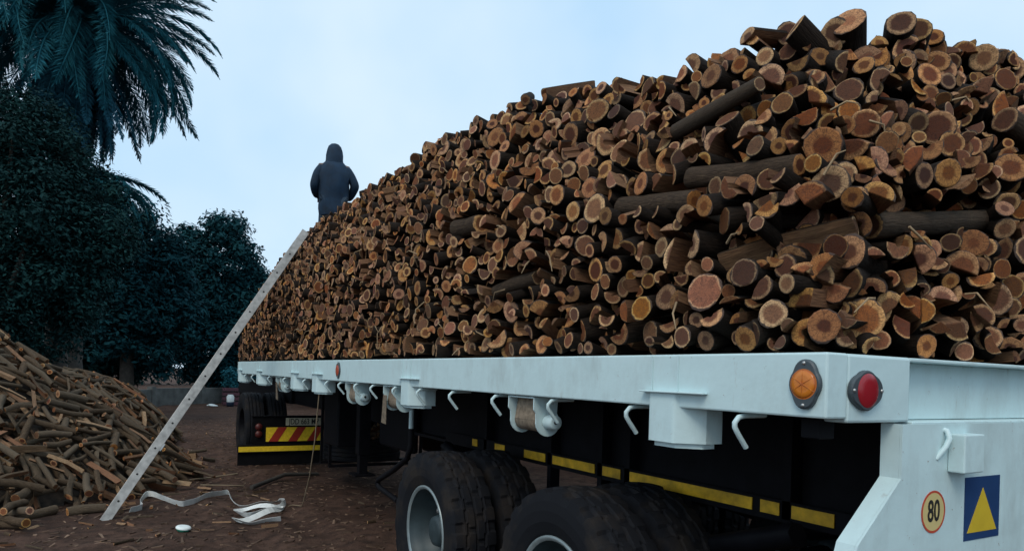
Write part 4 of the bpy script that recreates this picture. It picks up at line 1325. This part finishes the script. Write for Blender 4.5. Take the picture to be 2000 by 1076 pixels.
while len(bits) < 2300 and tries < 26000:
    tries += 1
    if rng.random() < 0.68:
        a = rng.uniform(-2.4, 0.75); dd = 4.15 * math.sqrt(rng.random()); x, y = -2.4 + dd * math.cos(a), 11.2 + dd * math.sin(a)
    else:
        a = rng.uniform(-3.0, 1.2); dd = 2.4 * math.sqrt(rng.random()); x, y = -1.3 + dd * math.cos(a), 15.2 + dd * math.sin(a)
    if not (-5.5 < x < 1.4 and 6.9 < y < 18): continue
    hz = heap_z(x, y)
    if hz <= 0.0 and rng.random() < 0.985: continue
    L = rng.uniform(0.25, 0.48); r = rng.uniform(0.021, 0.046)
    shape = rng.choice(['round', 'half', 'wedge', 'slab'], p=[0.46, 0.20, 0.20, 0.14])
    yaw = rng.uniform(0, 6.28)
    e = 0.25
    gx, gy = (heap_z(x + e, y) - heap_z(x - e, y)) / (2 * e), (heap_z(x, y + e) - heap_z(x, y - e)) / (2 * e)
    dx, dy = math.cos(yaw), math.sin(yaw)
    slope = (gx * dx + gy * dy) + rng.normal(0, 0.12)
    n = int(L / HS) + 1
    t = np.linspace(-L / 2, L / 2, n); cs_ = 1 / math.sqrt(1 + slope * slope)
    ii = np.clip(((x + dx * t * cs_ - HX0) / HS).astype(int), 0, HN - 1); jj = np.clip(((y + dy * t * cs_ - HY0) / HS).astype(int), 0, HM - 1)
    g = G[jj, ii]
    line = slope * t * cs_
    zc = np.sort(g - line)[int(len(g) * 0.72)] + r * 0.75
    if zc > hz + 0.16: continue
    newz = zc + line + r * 0.7
    for ox, oy in ((0, 0), (1, 0), (0, 1), (-1, 0), (0, -1)):
        np.maximum.at(G, (np.clip(jj + oy, 0, HM - 1), np.clip(ii + ox, 0, HN - 1)), newz)
    ax = Vector((dx, dy, slope)).normalized()
    side = ax.cross(Vector((0, 0, 1))).normalized(); up = side.cross(ax)
    c = Vector((x, y, zc))
    if (ax.x * CAMP.x + ax.y * CAMP.y) - (ax.x * c.x + ax.y * c.y) > 0: ax, side = -ax, -side     # sawn cap towards the viewer's side of the heap
    mt = Matrix.Translation(c - ax * L / 2) @ Matrix((ax, side, up)).transposed().to_4x4() @ Matrix.Rotation(rng.uniform(0, 6.28), 4, 'X')
    u, v, dd = project(c)
    bits.append([shape, r, L, mt, u, v, dd, c, yaw, float(rng.random()), float(newz.mean()), (jj, ii)])
def heap_rank(b):
    top = b[10] > float(G[b[11]].mean()) - 0.035
    inside = -20 < b[4] < 360 and 600 < b[5] < 1076
    return (b[2] * b[1] / b[6] ** 2 * 1e4) * (1.0 if top else 0.25) * (1 if inside else 0)
ho = sorted(range(len(bits)), key=lambda i: -heap_rank(bits[i]))
hsolo = set(ho[:270])
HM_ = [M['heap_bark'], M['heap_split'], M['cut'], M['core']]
keys = {}
def hkey(b):
    u, v = b[4], b[5]
    d = b[3].to_3x3() @ Vector((1, 0, 0))
    p0, p1 = project(b[3].translation), project(b[3] @ Vector((b[2], 0, 0)))
    du, dv = p1[0] - p0[0], p1[1] - p0[1]
    an = math.degrees(math.atan2(-dv, du)) % 180
    lie = 'level' if an < 20 or an > 160 else 'leaning right' if an < 70 else 'end-on' if an < 110 else 'leaning left'
    kind = {'round': 'bark-covered stick', 'half': 'half-split stick', 'wedge': 'wedge-split stick', 'slab': 'flat split slab'}[b[0]]
    size = 'thick ' if b[1] > 0.036 else 'thin '
    wh = ('at the left frame edge' if u < 60 else 'left of the ladder foot' if u < 150 else 'behind the ladder foot' if u < 235 else 'beside the ladder') 
    wh = wh + (' near the crest' if v < 790 else ' midway up' if v < 900 else ' near the ground')
    return (size + kind, lie, wh)
for i in hsolo: keys.setdefault(hkey(bits[i]), []).append(i)
hn = {}
for k, ids in keys.items():
    ids.sort(key=lambda i: -bits[i][5])
    for n, i in enumerate(ids):
        hn[i] = f'{k[0]} {k[1]} {k[2]}' + (f', {ordinal(n)} such' if len(ids) > 1 else '')
for i, b in enumerate(bits):
    body, cap = log_arrays(b[0], b[1], b[2], bend=0.012)
    if i in hsolo:
        V, F, MT, SM, L = body
        n0 = len(V)
        whole = (np.concatenate([V, cap[0]]), F + [tuple(n0 + q for q in f) for f in cap[1]], MT + cap[2], SM + cap[3], np.concatenate([L, cap[4]]))
        o = bpy.data.objects.new('firewood_stick', part_mesh('firewood_stick', body, b[9], HM_[:3])); o.matrix_world = b[3]; COL.objects.link(o)
        tag(o, hn[i], 'firewood stick', 'firewood sticks heaped on the ground')
        c = bpy.data.objects.new('cut_end', part_mesh('cut_end', cap, b[9], HM_[:3])); c.parent = o; COL.objects.link(c)
    else:
        heap.add(body, b[3], b[9]); heap.add(cap, b[3], b[9])
tag(link('firewood_heap', heap.mesh('firewood_heap', HM_)), 'heap of loose split firewood on the ground at the left', kind='stuff')

# scraps of bark on the spare tyre
sc_ = Merge()
for k in range(46):
    body, cap = log_arrays('slab', rng.uniform(0.02, 0.05), rng.uniform(0.08, 0.25))
    a = rng.uniform(0, 6.28); rr = rng.uniform(0.1, 0.5)
    mt = Matrix.Translation((2.95 + rr * math.cos(a), 8.95 + rr * math.sin(a), 0.635 + rng.uniform(0, 0.09))) @ Matrix.Rotation(rng.uniform(0, 6.28), 4, 'Z') @ Matrix.Rotation(rng.normal(0, 0.3), 4, 'Y')
    q = float(rng.random()); sc_.add(body, mt, q); sc_.add(cap, mt, q)
tag(link('bark_scraps', sc_.mesh('bark_scraps', HM_)), 'broken bark scraps lying on the spare tyre', kind='stuff')

lit = Merge()
for k in range(150):
    if k < 90: x, y = rng.uniform(-1.4, 1.5), rng.uniform(6.6, 10.5)
    else: x, y = rng.uniform(-0.5, 3.8), rng.uniform(5.0, 20.0)
    if heap_z(x, y) > 0.02: continue
    body, cap = log_arrays(rng.choice(['slab', 'wedge']), rng.uniform(0.008, 0.022), rng.uniform(0.05, 0.20))
    mt = Matrix.Translation((x, y, ground_z(x, y) + 0.008)) @ Matrix.Rotation(rng.uniform(0, 6.28), 4, 'Z') @ Matrix.Rotation(rng.normal(0, 0.08), 4, 'Y') @ Matrix.Rotation(rng.uniform(0, 6.28), 4, 'X')
    q = float(rng.random()); lit.add(body, mt, q); lit.add(cap, mt, q)
tag(link('bark_litter', lit.mesh('bark_litter', HM_)), 'bark litter and slivers scattered on the soil round the heap', kind='stuff')

# ------------------------------------------------------------------ ladder
A, B = Vector((-0.06, 7.63, 0.0)), Vector((1.97, 8.56, 3.19))
A.z = ground_z(A.x, A.y) - 0.01
ld = empty('ladder', A, 'aluminium ladder leaning from the ground onto the load, seen edge-on', 'ladder')
ax = (B - A).normalized(); LL = (B - A).length
view = Vector((0.1, 1.0, 0)).normalized()
wd = (view - ax * view.dot(ax)).normalized()          # across the ladder, away from the viewer
fn = ax.cross(wd).normalized()
Q = Matrix((ax, fn, wd)).transposed()
def lbox(m, a0, a1, f0, f1, w0, w1):
    vs = [(a, f, w) for w in (w0, w1) for f in (f0, f1) for a in (a0, a1)]
    m.add([Q @ Vector(p) for p in vs], [(0, 1, 3, 2), (4, 6, 7, 5), (0, 4, 5, 1), (2, 3, 7, 6), (0, 2, 6, 4), (1, 5, 7, 3)])
for w0 in (0.0, 0.36):
    m = MB(); lbox(m, 0, LL, -0.045, 0.045, w0 + 0.0, w0 + 0.006); lbox(m, 0, LL, -0.045, -0.039, w0 + 0.0062, w0 + 0.028); lbox(m, 0, LL, 0.039, 0.045, w0 + 0.0062, w0 + 0.028)
    m.build('stile', M['alu'], ld, bevel=0.002, loc=(0, 0, 0))
s = 0.22
while s < LL - 0.1:
    m = MB(); m.tube([Q @ Vector((s, 0, 0.007)), Q @ Vector((s, 0, 0.359))], 0.014, 8); r_ = m.build('rung', M['alu'], ld, loc=(0, 0, 0))
    m = MB(); m.tube([Q @ Vector((s, 0, -0.0015)), Q @ Vector((s, 0, 0.005))], 0.011, 10); m.build('rung_hole_disc', M['dark_hole'], r_, loc=(0, 0, 0))
    s += 0.30
m = MB(); lbox(m, 0.82, 0.90, -0.058, -0.0455, -0.004, 0.03); m.build('stop_bracket', M['steel'], ld, loc=(0, 0, 0))

# ------------------------------------------------------------------ person on the load
def skin(name, joints, bones, radii, root, mat, parent, loc, sub=2):
    me = bpy.data.meshes.new(name); me.from_pydata(joints, bones, []); me.materials.append(mat)
    o = bpy.data.objects.new(name, me); o.parent = parent; o.location = loc; COL.objects.link(o)
    o.modifiers.new('skin', 'SKIN').use_smooth_shade = True
    for i, r in enumerate(radii):
        me.skin_vertices[0].data[i].radius = (r, r) if isinstance(r, float) else r
        me.skin_vertices[0].data[i].use_root = (i == root)
    s_ = o.modifiers.new('smooth', 'SUBSURF'); s_.levels = sub; s_.render_levels = sub
    return o
pe = empty('person', (3.0, 11.2, 3.36), 'person in a dark hooded jacket standing on the load, back turned', 'person')
pe.rotation_euler = (R(4), 0, R(-12))
pe.scale = (1.1, 1.0, 1.0)
# local frame: +Y is the way the person faces
J = [(0, 0, .92), (0, .0, 1.12), (0, .02, 1.36), (0, .04, 1.50), (0, .08, 1.60), (0, .10, 1.70),
     (.19, .02, 1.42), (.28, .0, 1.14), (.22, .22, .98), (.19, .30, .95), (-.19, .02, 1.42), (-.28, .0, 1.14), (-.22, .22, .98), (-.19, .30, .95),
     (.10, 0, .86), (.12, .03, .48), (.12, .0, .08), (.13, .17, .03), (-.10, 0, .86), (-.12, .03, .48), (-.12, -.02, .08), (-.13, .15, .03)]
Bn = [(0, 1), (1, 2), (2, 3), (3, 4), (4, 5), (2, 6), (6, 7), (7, 8), (8, 9), (2, 10), (10, 11), (11, 12), (12, 13), (0, 14), (14, 15), (15, 16), (16, 17), (0, 18), (18, 19), (19, 20), (20, 21)]
Rd = [.13, .13, .14, .06, .085, .08, .06, .045, .033, .038, .06, .045, .033, .038, .085, .06, .042, .035, .085, .06, .042, .035]
body = skin('body', J, Bn, Rd, 0, M['skin'], pe, (0, 0, 0))
for sx in (1, -1):      # fingers, each its own chain rooted in the palm
    for k in range(5):
        x0 = sx * (.19 + (k - 2) * .018)
        if k == 4: pts = [(sx * .165, .29, .95), (sx * .145, .32, .945), (sx * .138, .345, .93)]
        else: pts = [(x0, .31, .95), (x0, .355 + .006 * (k % 3), .94), (x0, .375, .915), (x0, .37, .895)]
        f = skin('finger', pts, [(i, i + 1) for i in range(len(pts) - 1)], [.010] * len(pts), 0, M['skin'], body, (0, 0, 0), 1)
m = MB(); bmh = None
hd = bmesh.new(); bmesh.ops.create_uvsphere(hd, u_segments=20, v_segments=14, radius=1.0)
for v in hd.verts:
    c = v.co.copy(); y = c.y
    k = 1.0 - 0.16 * max(0, -c.z)
    v.co = Vector((c.x * .078 * k, .10 + y * .098 * k + (0.018 if y > .9 and abs(c.z + .05) < .25 else 0), 1.665 + c.z * .118))
hme = bpy.data.meshes.new('head'); hd.to_mesh(hme); hd.free(); hme.materials.append(M['skin']); hme.polygons.foreach_set('use_smooth', [True] * len(hme.polygons))
hh = link('head', hme, body, loc=(0, 0, 0))
m = MB()
for sx in (1, -1): lens(m, 8, .011, .006, lambda u, v, h: (sx * .030 + u, .190 + h, 1.675 + v * .7))
m.add([(-.02, .192, 1.612), (.02, .192, 1.612), (.02, .196, 1.618), (-.02, .196, 1.618)], [(0, 1, 2, 3)])
m.build('face', M['ink'], body, loc=(0, 0, 0))
# jacket: bulky, to mid-thigh, lofted rings
def loft(name, rings, mat, parent, n=20, wr=0.0):
    m = MB(); vs, fs = [], []
    for (cx, cy, cz, rx, ry) in rings:
        for k in range(n):
            a = 2 * math.pi * k / n
            q = 1 + wr * noise.noise((math.cos(a) * 2.2, math.sin(a) * 2.2, cz * 6))
            vs.append((cx + rx * q * math.cos(a), cy + ry * q * math.sin(a), cz))
    for i in range(len(rings) - 1):
        for k in range(n): fs.append((i * n + k, i * n + (k + 1) % n, (i + 1) * n + (k + 1) % n, (i + 1) * n + k))
    m.add(vs, fs, 0, True)
    m.add(vs[-n:], [list(range(n))], 0, True)
    return m.build(name, mat, parent, loc=(0, 0, 0))
jk = loft('jacket', [(.01, 0.0, .64, .20, .16), (.01, 0, .66, .208, .165), (0, 0, .74, .205, .165), (0, 0, .80, .21, .165), (0, 0, .88, .20, .16), (0, 0, .95, .205, .16), (0, -.01, 1.04, .205, .165), (0, -.01, 1.10, .21, .17), (0, -.01, 1.18, .215, .17), (0, -.01, 1.26, .225, .17), (0, 0, 1.34, .228, .165), (0, 0.01, 1.42, .21, .145), (0, .02, 1.48, .16, .12), (0, .04, 1.53, .11, .10), (0, .05, 1.56, .07, .07)], M['jacket'], pe, 32, 0.17)
for sx in (1, -1):
    skin('sleeve', [(sx * .15, .01, 1.43), (sx * .235, -.01, 1.30), (sx * (.285 + .03 * (sx > 0)), -.03, 1.12 + .02 * sx), (sx * .255, .12, 1.0), (sx * .225, .23, .97)], [(0, 1), (1, 2), (2, 3), (3, 4)], [.078, .076, .066, .058, .048], 0, M['jacket'], jk, (0, 0, 0))
loft('hood', [(0, .03, 1.48, .14, .12), (0, .03, 1.54, .125, .125), (0, .055, 1.62, .122, .135), (0, .075, 1.70, .115, .135), (0, .085, 1.76, .095, .115), (0, .09, 1.80, .06, .08), (0, .09, 1.815, .02, .03)], M['jacket'], pe, 20, 0.12)
skin('trousers', [(0, 0, .90), (.10, 0, .84), (.125, .03, .48), (.125, 0, .10), (-.10, 0, .84), (-.125, .03, .48), (-.125, -.02, .10)], [(0, 1), (1, 2), (2, 3), (0, 4), (4, 5), (5, 6)], [.14, .115, .088, .075, .115, .088, .075], 0, M['trousers'], pe, (0, 0, 0))
for sx, dy in ((1, 0.0), (-1, -0.02)):
    skin('boot', [(sx * .122, dy - .03, .10), (sx * .124, dy - .03, .045), (sx * .128, dy + .10, .042), (sx * .132, dy + .20, .035)], [(0, 1), (1, 2), (2, 3)], [.055, .05, .045, .035], 1, M['boot'], pe, (0, 0, 0))

# ------------------------------------------------------------------ strap, rope, litter
def ribbon(path, width, name, mat, label, cat, ups=None):
    path = [Vector(p) for p in path]
    pts, wv = [], []
    n = len(path)
    for i in range(n - 1):
        p0, p1, p2, p3 = path[max(i - 1, 0)], path[i], path[i + 1], path[min(i + 2, n - 1)]
        for k in range(6):
            t = k / 6
            pts.append(0.5 * ((2 * p1) + (p2 - p0) * t + (2 * p0 - 5 * p1 + 4 * p2 - p3) * t * t + (3 * p1 - p0 - 3 * p2 + p3) * t ** 3))
            wv.append(ups[i] * (1 - t) + ups[i + 1] * t)
    pts.append(path[-1]); wv.append(ups[-1])
    vs, fs = [], []
    for i, p in enumerate(pts):
        t = (pts[min(i + 1, len(pts) - 1)] - pts[max(i - 1, 0)]).normalized()
        side = t.cross(Vector((0, 0, 1))).normalized(); up = side.cross(t)
        a = wv[i]; d = side * math.cos(a) + up * math.sin(a); nn = t.cross(d) * 0.0012
        gz = ground_z(p.x, p.y) + 0.006
        a += 0.25 * noise.noise((i * 0.35, 2.0, 7.0)); lift = max(0, abs(math.sin(a)) * width / 2)
        c = Vector((p.x, p.y, gz + p.z + lift))
        vs += [c + d * width / 2 + nn, c - d * width / 2 + nn, c - d * width / 2 - nn, c + d * width / 2 - nn]
    for i in range(len(pts) - 1):
        for k in range(4): fs.append((i * 4 + k, i * 4 + (k + 1) % 4, (i + 1) * 4 + (k + 1) % 4, (i + 1) * 4 + k))
    m = MB(); m.add(vs, fs, 0, False); m.add(vs[:4], [(0, 1, 2, 3)]); m.add(vs[-4:], [(3, 2, 1, 0)])
    return tag(m.build(name, mat), label, cat)
ribbon([(0.16, 7.90, 0.0), (0.27, 8.02, .0), (0.26, 8.25, .02), (0.33, 8.48, .07), (0.46, 8.35, .04), (0.62, 8.07, 0), (0.72, 8.10, 0), (0.92, 8.30, 0), (1.13, 8.56, .03), (1.17, 8.46, .03), (1.15, 8.0, .03), (1.25, 7.80, .02), (1.5, 7.83, .02), (1.62, 7.95, .02),
        (1.66, 7.80, .02), (1.50, 7.55, .01), (1.20, 7.62, .03), (1.10, 7.45, .03), (1.22, 7.30, .01), (1.50, 7.50, .0), (1.58, 7.62, .01), (1.45, 7.38, .0), (1.10, 7.18, .0), (1.05, 7.12, .02), (1.2, 7.05, .0), (1.44, 6.95, .0)],
       0.062, 'webbing_strap', M['webbing'], 'long white webbing strap lying twisted on the soil right of the ladder', 'strap',
       [1.1, 1.45, 1.6, 1.5, 1.3, 1.2, 1.4, 1.2, 1.2, 1.2, 0.9, 0.5, 0.4, 0.8, 1.3, 0.7, 0.4, 0.7, 1.2, 0.5, 0.5, 0.9, 0.6, 0.5, 0.6, 1.0])
m = MB()
m.tube([(1.74, 6.80, 1.27), (1.74, 6.83, 1.15), (1.75, 6.95, 0.8), (1.77, 7.2, 0.4), (1.785, 7.5, 0.08), (1.79, 7.6, 0.012), (1.72, 7.72, 0.006), (1.66, 7.66, 0.008)], 0.006, 6)
tag(m.build('rope', M['rope']), 'thin tan rope hanging from a stake pocket down to the soil', 'rope')
# tub: a squashed white and green plastic tub lying on the soil
tb = empty('plastic_tub', (0.566, 6.89, ground_z(.566, 6.89)), 'small white and green plastic tub lying on the soil in front', 'tub')
tb.rotation_euler = (R(8), R(4), R(20))
m = MB(); m.lathe([(0.0, 0.001), (0.0, 0.048), (0.022, 0.062), (0.026, 0.06)], (0, 0, 0), 'z', 24); m.build('tub_base', M['green_plastic'], tb, loc=(0, 0, 0.004))
m = MB(); m.lathe([(0.026, 0.066), (0.034, 0.066), (0.042, 0.058), (0.046, 0.035), (0.045, 0.001)], (0, 0, 0), 'z', 24); m.build('lid', M['white_plastic'], tb, loc=(0, 0, 0.004))
# sticks on the ground
for k, (path, r, lab) in enumerate([([(0.80, 9.75, .02), (1.1, 10.05, .03), (1.5, 10.15, .02)], 0.012, 'thin pale stick lying flat behind the strap'),
                                   ([(0.95, 9.35, .02), (1.25, 9.3, .03), (1.42, 9.15, .02), (1.47, 9.25, .05)], 0.008, 'bent twig lying between the strap and the mud flap'),
                                   ([(1.5, 9.0, .03), (2.0, 9.5, .08), (2.5, 9.7, .03)], 0.03, 'grey branch lying on the soil in front of the chevron board')]):
    m = MB(); m.tube([(x, y, z + ground_z(x, y)) for x, y, z in path], [r, r * 0.9, r * 0.75, r * 0.5][:len(path)], 7)
    tag(m.build('stick', M['rope'] if k < 2 else M['trunk']), lab, 'stick')
